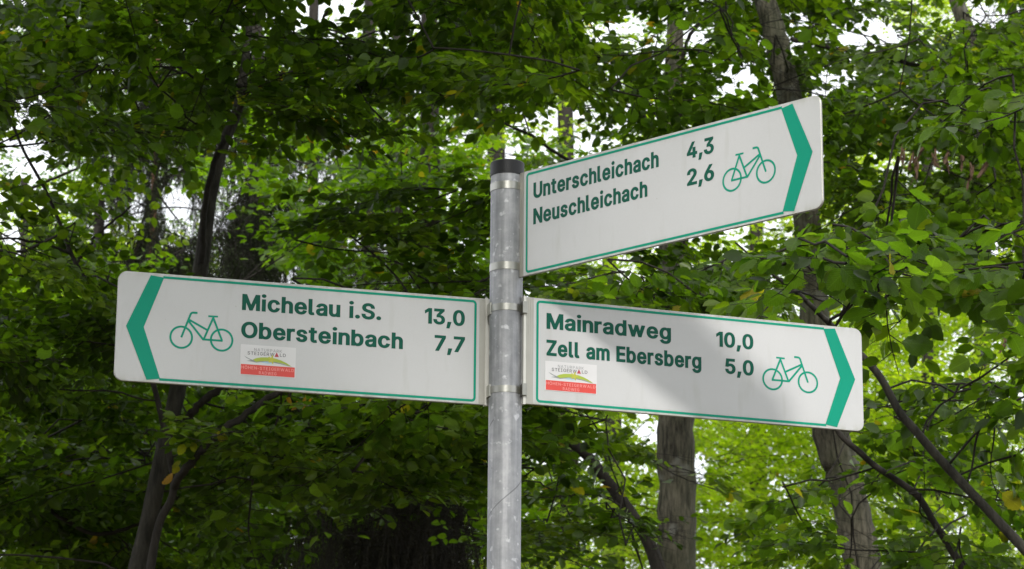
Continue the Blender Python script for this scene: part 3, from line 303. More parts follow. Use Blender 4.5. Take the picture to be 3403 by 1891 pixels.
def glyph_loops(ch, bold):
    """outline loops of one letter, made heavier by moving the outline outwards"""
    out = []
    for q in GLYPHS[ch][1]:
        pts = []
        for i in range(len(q)):
            a, b_ = q[i], q[(i + 1) % len(q)]
            p0, h0, h1, p1 = (np.array(v, float) for v in ((a[2], a[3]), (a[4], a[5]), (b_[0], b_[1]), (b_[2], b_[3])))
            ch_ = p1 - p0; l = np.linalg.norm(ch_)
            if l < 1: continue
            dev = max(abs(np.cross(ch_, h0 - p0)), abs(np.cross(ch_, h1 - p0))) / l
            pts.append(bez(p0, h0, h1, p1, 5 if dev > 2 else 1))
        P = np.concatenate(pts)
        keep = [i for i in range(len(P)) if np.linalg.norm(P[i] - P[i - 1]) > 2.5]
        P = P[keep]
        d = np.roll(P, -1, 0) - P; d /= np.linalg.norm(d, axis=1)[:, None]
        dp = np.roll(d, 1, 0)
        m = d + dp; m /= np.maximum(1e-6, np.linalg.norm(m, axis=1))[:, None]
        nr = np.stack([m[:, 1], -m[:, 0]], -1); dn = np.stack([d[:, 1], -d[:, 0]], -1)
        k = bold * 1000 / np.maximum(0.6, (nr * dn).sum(1))
        Q = P + nr * (k * SIDE)[:, None] * np.array([1.0, .68])
        if ch == 'i' and P[:, 1].min() > 410: Q[:, 1] += 26
        if ch == 'i' and P[:, 1].min() < 100: Q[:, 1] = np.minimum(Q[:, 1], P[:, 1].max() + bold * 500)
        out.append(Q)
    return out
SIDE = -1.0
def inside(pt, loops):
    w = 0
    for P in loops:
        x, y = P[:, 0], P[:, 1]; x2, y2 = np.roll(x, -1), np.roll(y, -1)
        cr_ = ((y > pt[1]) != (y2 > pt[1]))
        xs = x[cr_] + (pt[1] - y[cr_]) / (y2[cr_] - y[cr_]) * (x2[cr_] - x[cr_])
        w += np.sign((y2 - y)[cr_])[xs > pt[0]].sum()
    return abs(w) > 0.5
def fill(loops):
    """triangles filling the loops by the non-zero rule"""
    from mathutils.geometry import delaunay_2d_cdt
    V = []; E = []
    for P in loops:
        o = len(V); n = len(P); V += [Vector((float(p[0]), float(p[1]))) for p in P]; E += [(o + i, o + (i + 1) % n) for i in range(n)]
    vs, es, fs, *_ = delaunay_2d_cdt(V, E, [], 0, 1e-4)
    F_ = []
    for f in fs:
        c = sum((np.array(vs[i]) for i in f), np.zeros(2)) / len(f)
        if inside(c, loops): F_.append(tuple(f))
    return [tuple(v) for v in vs], F_
GCACHE = {}
def text_mesh(name, s, x0, x1, base, cap, bold=0.024, y=0.0, track=0.0):
    """letters between x0 and x1 with their feet at base; returns a mesh in the sign's plane (x right, z up)"""
    pen = 0; xmin = 1e9; xmax = -1e9; V = []; Fs = []
    for ch in s:
        if ch == ' ': pen += 240 + track; continue
        if (ch, bold) not in GCACHE: GCACHE[ch, bold] = (fill(glyph_loops(ch, bold)))
        vs, fs = GCACHE[ch, bold]
        gx0 = min(p[0] for p in vs); gx1 = max(p[0] for p in vs)
        sb = 21 + track / 2
        if ch in 'rt': sb -= 8
        if ch in ',.': sb += 4
        o = len(V)
        V += [((p[0] - gx0 + pen + sb) / 1000, p[1] / 1000) for p in vs]; Fs += [tuple(i + o for i in f) for f in fs]
        xmin = min(xmin, (pen + sb) / 1000); xmax = max(xmax, (pen + sb + gx1 - gx0) / 1000)
        pen += gx1 - gx0 + 2 * sb
    H = 0.509
    sx = (x1 - x0) / (xmax - xmin); sz = cap / (H + 1.36 * bold)
    me = mesh_py(name, [(x0 + (a - xmin) * sx, y, base + (b_ + .68 * bold) * sz) for a, b_ in V], Fs)
    if len(me.polygons) and me.polygons[0].normal.y > 0: me.flip_normals()
    return me, (sx, xmin)

M_ALU = plain('bare_aluminium', (0.40, 0.39, 0.35), 0.45, metal=0.6, noise=0.1, nscale=30)
M_RAIL = plain('worn_aluminium_rail', (0.62, 0.61, 0.56), 0.5, metal=0.3, noise=0.1, nscale=30)
def film_mat():
    m, nt, b, out = mat('white_retroreflective_film'); L = nt.links
    tc = N(nt, 'ShaderNodeTexCoord')
    n1 = N(nt, 'ShaderNodeTexNoise'); n1.inputs['Scale'].default_value = 5; n1.inputs['Detail'].default_value = 4; L.new(tc.outputs['Object'], n1.inputs['Vector'])
    n2 = N(nt, 'ShaderNodeTexNoise'); n2.inputs['Scale'].default_value = 700; n2.inputs['Detail'].default_value = 2; L.new(tc.outputs['Object'], n2.inputs['Vector'])
    k = math_(nt, 'ADD', math_(nt, 'MULTIPLY_ADD', n1.outputs[0], 0.10, 0.92), math_(nt, 'MULTIPLY_ADD', n2.outputs[0], 0.14, -0.07))
    vm = nt.nodes.new('ShaderNodeVectorMath'); vm.operation = 'SCALE'; vm.inputs[0].default_value = (0.55, 0.55, 0.548); L.new(k, vm.inputs['Scale'])
    sx = N(nt, 'ShaderNodeSeparateXYZ'); L.new(tc.outputs['Object'], sx.inputs[0])
    # algae along the lower and upper edges, drips running down
    n3 = N(nt, 'ShaderNodeTexNoise'); n3.inputs['Scale'].default_value = 30; n3.inputs['Detail'].default_value = 6
    mp = N(nt, 'ShaderNodeMapping'); mp.inputs['Scale'].default_value = (1.6, 1, 0.35); L.new(tc.outputs['Object'], mp.inputs[0]); L.new(mp.outputs[0], n3.inputs['Vector'])
    e = math_(nt, 'MULTIPLY', math_(nt, 'ABSOLUTE', sx.outputs[2]), 8.0)
    e = math_(nt, 'POWER', e, 14.0)
    g = math_(nt, 'MULTIPLY', e, math_(nt, 'MULTIPLY_ADD', n3.outputs[0], 2.2, -0.75)); 
    g = math_(nt, 'MINIMUM', math_(nt, 'MAXIMUM', g, 0.0), 0.55)
    r2 = ramp(nt, [(0.60, (0, 0, 0)), (0.75, (1, 1, 1))]); 
    n4 = N(nt, 'ShaderNodeTexNoise'); n4.inputs['Scale'].default_value = 10; n4.inputs['Detail'].default_value = 6
    mp2 = N(nt, 'ShaderNodeMapping'); mp2.inputs['Scale'].default_value = (3.5, 1, 0.5); L.new(tc.outputs['Object'], mp2.inputs[0]); L.new(mp2.outputs[0], n4.inputs['Vector']); L.new(n4.outputs[0], r2.inputs[0])
    g = math_(nt, 'MAXIMUM', g, math_(nt, 'MULTIPLY', r2.outputs[0], 0.14))
    v5 = N(nt, 'ShaderNodeTexVoronoi'); v5.inputs['Scale'].default_value = 17; L.new(tc.outputs['Object'], v5.inputs['Vector'])
    r6 = ramp(nt, [(0.018, (1, 1, 1)), (0.03, (0, 0, 0))]); L.new(v5.outputs[0], r6.inputs[0])
    g = math_(nt, 'MAXIMUM', g, math_(nt, 'MULTIPLY', r6.outputs[0], 0.35))
    col = mix_(nt, g, vm.outputs[0], (0.26, 0.26, 0.17))
    L.new(col, b.inputs['Base Color']); b.inputs['Roughness'].default_value = 0.38; b.inputs['Specular IOR Level'].default_value = 0.45
    return m
M_FILM = film_mat()
M_GREEN = plain('traffic_green_film', (0.0, 0.27, 0.17), 0.5, noise=0.06, nscale=12, spec=0.2)
M_LETTER = plain('dark_green_lettering', (0.0, 0.085, 0.053), 0.5, noise=0.06, nscale=400, spec=0.2)
M_STW = plain('sticker_white', (0.66, 0.65, 0.65), 0.3)
M_RED = plain('sticker_red', (0.66, 0.055, 0.04), 0.3, noise=0.05)
M_PINK = plain('sticker_pink_letters', (0.82, 0.30, 0.27), 0.3)
M_GREY = plain('sticker_grey_letters', (0.30, 0.30, 0.31), 0.3)
M_DGREY = plain('sticker_dark_grey', (0.10, 0.10, 0.10), 0.3)
M_SWG = plain('sticker_lime_green', (0.36, 0.45, 0.04), 0.3)
M_SWY = plain('sticker_yellow_green', (0.48, 0.47, 0.05), 0.3)
M_SWB = plain('sticker_pale_blue', (0.42, 0.58, 0.68), 0.3)
M_TRI = plain('sticker_dark_red', (0.45, 0.05, 0.07), 0.3)

def poly_plate(name, pts, y_front, y_back, bev=0.0):
    """closed outline (x, z) as a plate between two depths"""
    a = sum(pts[i][0] * pts[(i + 1) % len(pts)][1] - pts[(i + 1) % len(pts)][0] * pts[i][1] for i in range(len(pts)))
    if a < 0: pts = pts[::-1]
    n = len(pts)
    V = []; Fs = []
    if bev:
        cx = sum(p[0] for p in pts) / n; cz = sum(p[1] for p in pts) / n
        ins = [(p[0] - math.copysign(min(bev, abs(p[0] - cx)), p[0] - cx), p[1] - math.copysign(min(bev, abs(p[1] - cz)), p[1] - cz)) for p in pts]
        V += [(x, y_front, z) for x, z in ins]
        V += [(x, y_front + bev, z) for x, z in pts]
        V += [(x, y_back, z) for x, z in pts]
        rings = 3
    else:
        V += [(x, y_front, z) for x, z in pts] + [(x, y_back, z) for x, z in pts]; rings = 2
    Fs.append(tuple(range(n)))
    for r in range(rings - 1):
        for i in range(n):
            j = (i + 1) % n
            Fs.append((r * n + i, (r + 1) * n + i, (r + 1) * n + j, r * n + j))
    Fs.append(tuple(reversed(range((rings - 1) * n, rings * n))))
    return mesh_py(name, V, Fs)
def corner(cx, cz, r, a0, a1, n=8):
    return [(cx + r * math.cos(math.radians(a0 + (a1 - a0) * i / n)), cz + r * math.sin(math.radians(a0 + (a1 - a0) * i / n))) for i in range(n + 1)]
def stroke(pts, w, closed=False, flat=True):
    """polyline drawn w wide -> quads (x, z)"""
    P = [np.array(p, float) for p in pts]; n = len(P); L_ = []; R_ = []
    for i in range(n):
        if closed: d0 = P[i] - P[i - 1]; d1 = P[(i + 1) % n] - P[i]
        else: d0 = P[i] - P[i - 1] if i else P[1] - P[0]; d1 = P[i + 1] - P[i] if i < n - 1 else d0
        d0 = d0 / np.linalg.norm(d0); d1 = d1 / np.linalg.norm(d1)
        m = d0 + d1; m = m / np.linalg.norm(m); nn = np.array([-m[1], m[0]]); k = w / 2 / max(0.35, abs(m @ d1))
        L_.append(P[i] + nn * k); R_.append(P[i] - nn * k)
    V = L_ + R_; Fs = []
    for i in range(n if closed else n - 1):
        j = (i + 1) % n; Fs.append((n + i, n + j, j, i))
    return V, Fs
def flat_mesh(name, parts, y):
    V = []; Fs = []
    for k, (v, f) in enumerate(parts):
        o = len(V); V += [(p[0], y - 0.00004 * (k % 7), p[1]) for p in v]; Fs += [tuple(i + o for i in q) for q in f]
    me = mesh_py(name, V, Fs)
    # every face towards the viewer
    fl = [p.index for p in me.polygons if p.normal.y > 0]
    if fl:
        Fs2 = [tuple(reversed(q)) if i in set(fl) else q for i, q in enumerate(Fs)]
        me2 = mesh_py(name, V, Fs2); bpy.data.meshes.remove(me); me2.name = name; return me2
    return me
def ring(cx, cz, r, w, n=40):
    return stroke([(cx + r * math.cos(2 * math.pi * i / n), cz + r * math.sin(2 * math.pi * i / n)) for i in range(n)], w, True)

def bicycle(parent, ox, oz, mir, y, s=1.0):
    """the bicycle emblem: front wheel on the right (mir=1) or left (mir=-1)"""
    w = 4.6
    q = []
    q.append(ring(-45.5, -17.5, 24.3, w)); q.append(ring(45.5, -17.5, 24.3, w))
    hb = [(11, 41)] + [(18, 41)] + corner(20, 34, 7, 80, 10, 6) + [(45.5, -18)]
    q.append(stroke(hb, w))                                     # handlebar, head tube and fork
    q.append(stroke([(29.5, 24), (-12.5, 3)], w))               # upper tube
    q.append(stroke([(30.5, 21), (-4.5, -20)], w))              # lower tube
    q.append(stroke([(-25.5, 34), (-4.5, -20)], w))             # seat tube
    q.append(stroke([(-25.5, 31), (-46.5, -19)], w))            # seat stay
    q.append(stroke([(-48, -19), (-3.5, -19)], w))              # chain stay
    q.append(stroke([(-35.5, 35.8), (-13.5, 35.3)], 4.0))       # saddle
    S = lambda v: [((ox + mir * s * p[0]) / 1000, (oz + s * p[1]) / 1000) for p in v]
    me = flat_mesh('bicycle_emblem', [(S(v), f) for v, f in q], y)
    return link('bicycle_emblem', me, M_GREEN, parent)

def sticker(parent, x0, z1, w, h, y):
    """naturpark sticker: top left corner at (x0, z1), sizes in mm"""
    mm = lambda x, z: ((x0 + x * w / 126.0) / 1000, (z1 - z * h / 70.0) / 1000)
    base = link('sticker', poly_plate('sticker', [mm(0, 0), mm(126, 0), mm(126, 70), mm(0, 70)], y - 0.0003, y + 0.0002), M_STW, parent)
    tag(base, 'white and red sticker reading NATURPARK STEIGERWALD HÖHEN-STEIGERWALD RADWEG')
    def sub(name, pts, m, dy):
        me = flat_mesh(name, [([mm(*p) for p in pts], [tuple(range(len(pts)))])], y - 0.0003 - dy); return link(name, me, m, base)
    sub('red_band', [(1.6, 45.5), (124.4, 45.5), (124.4, 68.6), (1.6, 68.6)], M_RED, 0.0002)
    def line(txt, xa, xb, zb, cap, m, bold, dy, track=60):
        a = mm(xa, zb); b_ = mm(xb, zb)
        me, info = text_mesh('lettering', txt, a[0], b_[0], a[1], cap * h / 70.0 / 1000, bold, y - 0.0003 - dy, track)
        return link('lettering', me, m, base)
    line('NATURPARK', 31, 94, 13.8, 6.8, M_GREY, 0.007, 0.0002, 110)
    line('STEIGERW', 16, 77, 23.0, 7.6, M_DGREY, 0.011, 0.0002, 90)
    line('LD', 89.5, 103, 23.0, 7.6, M_DGREY, 0.011, 0.0002, 90)
    sub('red_triangle', [(82.2, 13.2), (77.3, 24.0), (87.5, 24.0)], M_TRI, 0.0003)
    line('HÖHEN-STEIGERWALD', 3, 122.5, 56.2, 7.0, M_PINK, 0.010, 0.0005, 90)
    line('RADWEG', 43, 83, 66.6, 7.0, M_PINK, 0.012, 0.0005, 90)
    up = [(28, 34), (36, 30), (46, 27.5), (58, 26.5), (70, 26.5), (80, 28), (92, 31), (104, 36.0), (114, 42), (118, 44.3)]
    lo = [(110, 42.5), (100, 39.0), (88, 37.0), (76, 35.8), (66, 35), (56, 35.2), (46, 36.5), (36, 38.5)]
    sub('river_shape', [(44, 37.3), (54, 35.6), (66, 35.2), (74, 36.5), (72, 40.5), (62, 41.2), (52, 40.0)], M_SWB, 0.0002)
    sub('hill_shadow', [(8, 26.0), (18, 31), (26, 34), (36, 36.0), (60, 35.6), (80, 36), (100, 39.5), (118, 45.0), (104, 42.3), (90, 39.5), (76, 38), (56, 37), (36, 40), (24, 38.5), (14, 37.5), (24, 35.5), (14, 31)], plain_grey, 0.00025)
    sub('hill_swoosh', up + lo, M_SWG, 0.0003)
    fl = []
    for i in range(40):
        a = 2 * math.pi * i / 40; r = 6.0 + 2.6 * math.cos(5 * a + 0.4); fl.append((71 + r * math.cos(a) * 1.05, 31 + r * math.sin(a) * 1.25))
    sub('flower', fl, M_SWY, 0.0004)
    return base
plain_grey = plain('sticker_mid_grey', (0.25, 0.27, 0.26), 0.3)

def bx(x0, x1, y0, y1, z0, z1):
    V = [(x, y, z) for x in (x0, x1) for y in (y0, y1) for z in (z0, z1)]
    return V, [(0, 1, 3, 2), (4, 6, 7, 5), (0, 4, 5, 1), (2, 3, 7, 6), (0, 2, 6, 4), (1, 5, 7, 3)]
def boxes(name, bl):
    V = []; Fs = []
    for b_ in bl:
        v, f = bx(*b_); o = len(V); V += v; Fs += [tuple(i + o for i in q) for q in f]
    return mesh_py(name, V, Fs)

def make_sign(k, az, zc, yf, xa, xb, label, texts, stick, bike, chev, xl, u=1):
    """u = +1 the arrow points right, -1 left; xa = end at the pole, xb = far end (mm, positive), yf = depth of the face"""
    rz = az if u > 0 else az - math.pi
    root = empty('direction_sign', (PX, PY, zc + EYE), rz)
    tag(root, label, 'road sign', 'bicycle route signs on the post')
    yf = -yf; T = 0.005
    R = 20.0; h = 125.5
    def X(x): return u * x / 1000
    def Z(z): return z / 1000
    far = [(xb - R + R * math.cos(math.radians(a)), (h - R + R * math.sin(math.radians(a)))) for a in range(90, -1, -10)]
    far += [(xb - R + R * math.cos(math.radians(a)), (-h + R + R * math.sin(math.radians(a)))) for a in range(0, -91, -10)]
    outl = [(xa, -h), (xa, h)] + far
    link('panel', poly_plate('panel', [(X(x), Z(z)) for x, z in outl], yf, yf + T, 0.0010), M_ALU, root)
    xs = xl - 9.5
    r2 = R - 1.2
    far2 = [(xb - 1.2 - r2 + r2 * math.cos(math.radians(a)), (h - 1.2 - r2 + r2 * math.sin(math.radians(a)))) for a in range(90, -1, -10)]
    far2 += [(xb - 1.2 - r2 + r2 * math.cos(math.radians(a)), (-h + 1.2 + r2 + r2 * math.sin(math.radians(a)))) for a in range(0, -91, -10)]
    link('face_sheet', poly_plate('face_sheet', [(X(x), Z(z)) for x, z in [(xs, -h + 1.2), (xs, h - 1.2)] + far2], yf - 0.0006, yf + 0.0003), M_FILM, root)
    y1 = yf - 0.0010
    # border: rounded frame open towards the chevron
    rr = 7
    (t_o, tip_o, b_o, b_i, tip_i, t_i) = chev
    path = [(t_i[0] + 2, 117), (xl + rr, 117)] + [(xl + rr + rr * math.cos(math.radians(a)), 117 - rr + rr * math.sin(math.radians(a))) for a in range(100, 181, 16)] + \
           [(xl + rr + rr * math.cos(math.radians(a)), -117 + rr + rr * math.sin(math.radians(a))) for a in range(180, 261, 16)] + [(xl + rr, -117), (b_i[0] + 2, -117)]
    v, f = stroke(path, 5.6)
    link('border', flat_mesh('border', [([(X(a), Z(b_)) for a, b_ in v], f)], y1), M_GREEN, root)
    cv = [t_o, tip_o, b_o, b_i, tip_i, t_i]
    link('arrow', flat_mesh('arrow', [([(X(a), Z(b_)) for a, b_ in cv], [(0, 1, 4, 5), (1, 2, 3, 4)])], y1 - 0.0003), M_GREEN, root)
    for (s, x0, x1, b0, cap, bold) in texts:
        me, _ = text_mesh('lettering', s, x0 / 1000, x1 / 1000, b0 / 1000, cap / 1000, bold, y1)
        link('lettering', me, M_LETTER, root)
    bicycle(root, bike[0], bike[1], u, y1, bike[2])
    if stick: sticker(root, stick[0], stick[1], stick[2], stick[3], y1)
    # the aluminium rail that the clamp bands hold
    x_r = xa
    rl = [(X(x_r) - .003, X(x_r) + .003, yf - 0.0025, yf + T + .006, -0.1265, 0.1265)]
    if k == 'L': rl.append((X(x_r - 6) - .0022, X(x_r - 6) + .0022, yf + 0.001, yf + T + .006, -0.1255, 0.1255))
    link('clamp_rail', boxes('clamp_rail', rl), M_RAIL, root)
    hk = []
    for zb in ((zb3, zb4) if k != 'U' else (zb1, zb2)):
        zz = zb - zc - EYE
        o = link('clamp_hook', boxes('clamp_hook', [(X(x_r) - .0055 - .002 * u, X(x_r) + .0055 - .002 * u, -.010 + min(yf, 0), .010 + min(yf, 0) + .006, zz - .0135, zz + .0135)]), M_BAND, root)
    sc = link('screw', mesh_py('screw', *lathe([(0.0022, -0.0), (0.0022, .004), (0.0004, .005)], 10)), M_RUST if k == 'U' else M_BAND, root)
    sc.location = (X(x_r + 0.0), yf + .004, 0.1262)
    # fine extrusion grooves on the bare strip
    g = []
    for q in range(3):
        xg = xa + 5.5 + q * 4.5
        if xg < xs - 2: g.append((X(xg) - .0006, X(xg) + .0006, yf - 0.0007, yf + 0.0004, -0.1245, 0.1245))
    if g: link('groove_ridges', boxes('groove_ridges', g), M_ALU, root)
    return root

chevR = [(815, 119.8), (865.5, -0.5), (815, -119.8), (785, -115.5), (826, -0.5), (785, 116.5)]
chevU = [(827, 119.8), (877.5, 1.5), (826, -119.0), (796, -114), (837, 2), (797, 115)]
make_sign('L', 3.41116, 1.49748, -0.03312, 37, 887, 'white sign pointing left to Michelau i.S. and Obersteinbach, with red sticker',
          [('Michelau i.S.', -607, -286, 55.5, 37.5, 0.034), ('Obersteinbach', -607, -234, -8.5, 37.5, 0.034), ('13,0', -184, -89, 56, 37, 0.034), ('7,7', -160, -88, -6.5, 37, 0.034)],
          (-607, -23.5, 126, 70), (-696, 0, 1.0), [(x, z) for x, z in chevR], 64, u=-1)
make_sign('R', 0.33308, 1.4915, 0.03538, 33, 886, 'white sign pointing right to Mainradweg and Zell am Ebersberg, with red sticker',
          [('Mainradweg', 86, 394, 54.5, 37.5, 0.034), ('Zell am Ebersberg', 86, 470, -8.5, 37.5, 0.038), ('10,0', 508, 603, 49.5, 36.5, 0.034), ('5,0', 530, 603, -13.5, 36.5, 0.034)],
          (83, -21, 126, 69), (696.5, 0, 1.0), chevR, 64)
make_sign('U', -0.74667, 1.78777, -0.00301, 30, 900, 'white sign pointing right to Unterschleichach and Neuschleichach, topmost on the post',
          [('Unterschleichach', 81, 456, 54.5, 38, 0.038), ('Neuschleichach', 81, 423, -7.5, 38, 0.038), ('4,3', 536, 612, 55, 37.5, 0.034), ('2,6', 536, 612, -6.5, 37.5, 0.034)],
          None, (707, 1, 1.01), chevU, 61)
# ------------------------------------------------------------------ leaves, boughs, trees
def unit(a): return a / np.maximum(1e-9, np.linalg.norm(a, axis=-1, keepdims=True))
# leaf outline: midrib along x (0..1), width along y
_h = [(0.02, 0.0), (0.22, 0.27), (0.52, 0.335), (0.80, 0.20), (1.0, 0.0)]
LV = np.array([(0, 0, 0), (.20, .26, .05), (.50, .335, .05), (.80, .20, 0.0), (1.0, 0, -.10), (.80, -.20, 0.0), (.50, -.335, .05), (.20, -.26, .05)], float)
LL = np.array([0, 4, 3, 2, 1, 0, 7, 6, 5, 4]); LS = np.array([0, 5])
# far leaf: four corners
QV = np.array([(0, 0, 0), (.45, .36, .03), (1, 0, -.06), (.45, -.36, .03)], float)
QL = np.array([0, 2, 1, 0, 3, 2]); QS = np.array([0, 3])

def leaves_mesh(name, P, A, Nn, S, T, origin, far=False):
    V0, L0, S0 = (QV, QL, QS) if far else (LV, LL, LS)
    B = np.cross(Nn, A)
    V = P[:, None, :] + S[:, None, None] * (V0[None, :, 0:1] * A[:, None, :] + V0[None, :, 1:2] * B[:, None, :] + V0[None, :, 2:3] * Nn[:, None, :])
    n = len(P); k = len(V0); l = len(L0)
    loops = (L0[None, :] + (np.arange(n) * k)[:, None]).ravel()
    starts = (S0[None, :] + (np.arange(n) * l)[:, None]).ravel()
    tot = np.tile(np.full(len(S0), l // len(S0)), n)
    return mesh_np(name, V.reshape(-1, 3) - origin, loops, starts, tot, {'tint': np.repeat(T, len(S0))}, smooth=False)

def frames(P):
    d = np.gradient(P, axis=0); d = unit(d)
    ref = np.array([0, 0, 1.0]) if abs(d[0][2]) < 0.8 else np.array([1.0, 0, 0])
    s = unit(np.cross(d, ref)); u = np.cross(s, d)
    return s, u
class Tubes:
    def __init__(self): self.V = []; self.L = []; self.n = 0
    def add(self, P, R, k=4):
        P = np.asarray(P, float); R = np.asarray(R, float)
        s, u = frames(P); a = np.arange(k) * 2 * np.pi / k
        ring = P[:, None, :] + R[:, None, None] * (np.cos(a)[None, :, None] * s[:, None, :] + np.sin(a)[None, :, None] * u[:, None, :])
        m = len(P); i = np.arange(m - 1)[:, None] * k; j = np.arange(k)[None, :]; j2 = (j + 1) % k
        q = np.stack([i + j, i + j2, i + k + j2, i + k + j], -1).reshape(-1, 4) + self.n
        self.V.append(ring.reshape(-1, 3)); self.L.append(q); self.n += m * k
    def mesh(self, name, origin, smooth=True):
        V = np.concatenate(self.V) - origin; L = np.concatenate(self.L)
        return mesh_np(name, V, L.ravel(), np.arange(len(L)) * 4, np.full(len(L), 4), smooth=smooth)
def spline(pts, n=6):
    """smooth curve through points (Catmull-Rom)"""
    P = np.asarray(pts, float)
    P = np.vstack([2 * P[0] - P[1], P, 2 * P[-1] - P[-2]]); out = []
    for i in range(1, len(P) - 2):
        t = np.arange(n)[:, None] / n
        p0, p1, p2, p3 = P[i - 1], P[i], P[i + 1], P[i + 2]
        out.append(0.5 * (2 * p1 + (p2 - p0) * t + (2 * p0 - 5 * p1 + 4 * p2 - p3) * t ** 2 + (3 * p1 - p0 - 3 * p2 + p3) * t ** 3))
    out.append(P[-2][None]); return np.vstack(out)

def bough_proto(g, L=1.25, sp_twig=0.085, sp_leaf=0.042, leaf=0.076, droop=0.16, tn=.52, ldz=-.28):
    """one flat spray: twig polylines and leaves; main axis along +x, plane xy"""
    tw = []; P = []; A = []; Nn = []; S = []
    ph = g.uniform(0, 6)
    def main(t): x = t * L; return np.array([x, 0.07 * math.sin(ph + 3.2 * t) * t, -droop * x * x + 0.03 * math.sin(ph * 2 + 7 * t)])
    t = np.linspace(0, 1, 9); tw.append((np.array([main(a) for a in t]), np.linspace(.0055, .0012, 9), 4))
    def leafy(p0, d, ln, r):
        n = max(2, int(ln / sp_leaf)); side = g.choice([-1, 1])
        zig = np.cumsum(g.normal(0, .10, n + 1)); pts = [p0]
        up = np.array([0, 0, 1.0])
        for i in range(n):
            dd = d + np.array([-d[1], d[0], 0]) * zig[i] * .6 + np.array([0, 0, -0.10 * i / n + g.normal(0, .05)])
            dd /= np.linalg.norm(dd); pts.append(pts[-1] + dd * ln / n)
            side = -side
            sd = np.cross(up, dd); sd /= np.linalg.norm(sd)
            if g.random() < .93:
                a = dd * g.uniform(.5, .95) + side * sd * g.uniform(.6, 1.0) + np.array([0, 0, g.normal(ldz, .32)])
                P.append(pts[-1] + side * sd * .004); A.append(a / np.linalg.norm(a))
                Nn.append(up + g.normal(0, tn, 3)); S.append(leaf * g.uniform(.62, 1.18) * (1 - .25 * (i / n)))
        P.append(pts[-1]); A.append(dd); Nn.append(up + g.normal(0, .4, 3)); S.append(leaf * .8)
        pts = np.array(pts)
        if r: tw.append((pts[::2] if len(pts) > 4 else pts, np.linspace(r, .0008, len(pts[::2] if len(pts) > 4 else pts)), 3))
        return pts
    x = 0.10; side = 1
    while x < L * .97:
        side = -side; f = x / L
        ln = L * (.50 * (1 - f) ** .8 + .07) * g.uniform(.6, 1.15)
        p0 = main(f); an = side * math.radians(g.uniform(38, 62))
        d = np.array([math.cos(an), math.sin(an), g.normal(-.03, .09)])
        pts = leafy(p0, d, ln, .0024)
        if ln > .28:
            for q in range(int(ln / .13)):
                i = g.integers(1, len(pts) - 1); a2 = an + side * g.choice([-1, 1]) * math.radians(g.uniform(30, 55))
                leafy(pts[i], np.array([math.cos(a2), math.sin(a2), g.normal(-.05, .12)]), ln * g.uniform(.25, .45), .0014)
        x += sp_twig * g.uniform(.7, 1.3)
    P = np.array(P); A = unit(np.array(A)); Nn = np.array(Nn)
    Nn = unit(Nn - (Nn * A).sum(1)[:, None] * A)
    return dict(P=P, A=A, N=Nn, S=np.array(S), tw=tw, L=L)
PROTO = [bough_proto(rng) for _ in range(8)]
PROTO_BIG = [bough_proto(rng, L=1.9, sp_twig=.125, sp_leaf=.052, leaf=.068) for _ in range(6)]      # for far crowns
PROTO_COARSE = [bough_proto(rng, L=1.9, sp_twig=.28, sp_leaf=.12, leaf=.17) for _ in range(3)]
PROTO_NEAR = [bough_proto(rng, L=0.8, sp_twig=.10, sp_leaf=.055, leaf=.088, droop=.25, tn=.7, ldz=-.6) for _ in range(6)]

GAPS = [(2190, 85, 100, 44), (2100, 195, 60, 36), (2020, 45, 28, 34), (2060, 228, 36, 22), (1850, 200, 60, 45), (75, 268, 75, 48), (90, 385, 60, 60), (30, 350, 40, 50),
        (440, 515, 65, 42), (345, 525, 35, 28), (1655, 1085, 70, 32), (1755, 1180, 26, 50), (1060, 40, 45, 22), (1340, 30, 40, 20), (1750, 90, 40, 30),
        (2490, 40, 55, 40), (2500, 620, 40, 30), (2290, 670, 70, 14), (255, 560, 30, 30), (1270, 385, 60, 26), (1640, 440, 40, 26), (40, 600, 40, 50)]
def gapf(uv):
    """how deep each view point lies inside an open gap of the canopy (0 outside, 1 centre)"""
    r = np.zeros(len(uv))
    for gu, gv, a, b_ in GAPS: r = np.maximum(r, 1 - np.hypot((uv[:, 0] - gu) / a, (uv[:, 1] - gv) / b_))
    return r

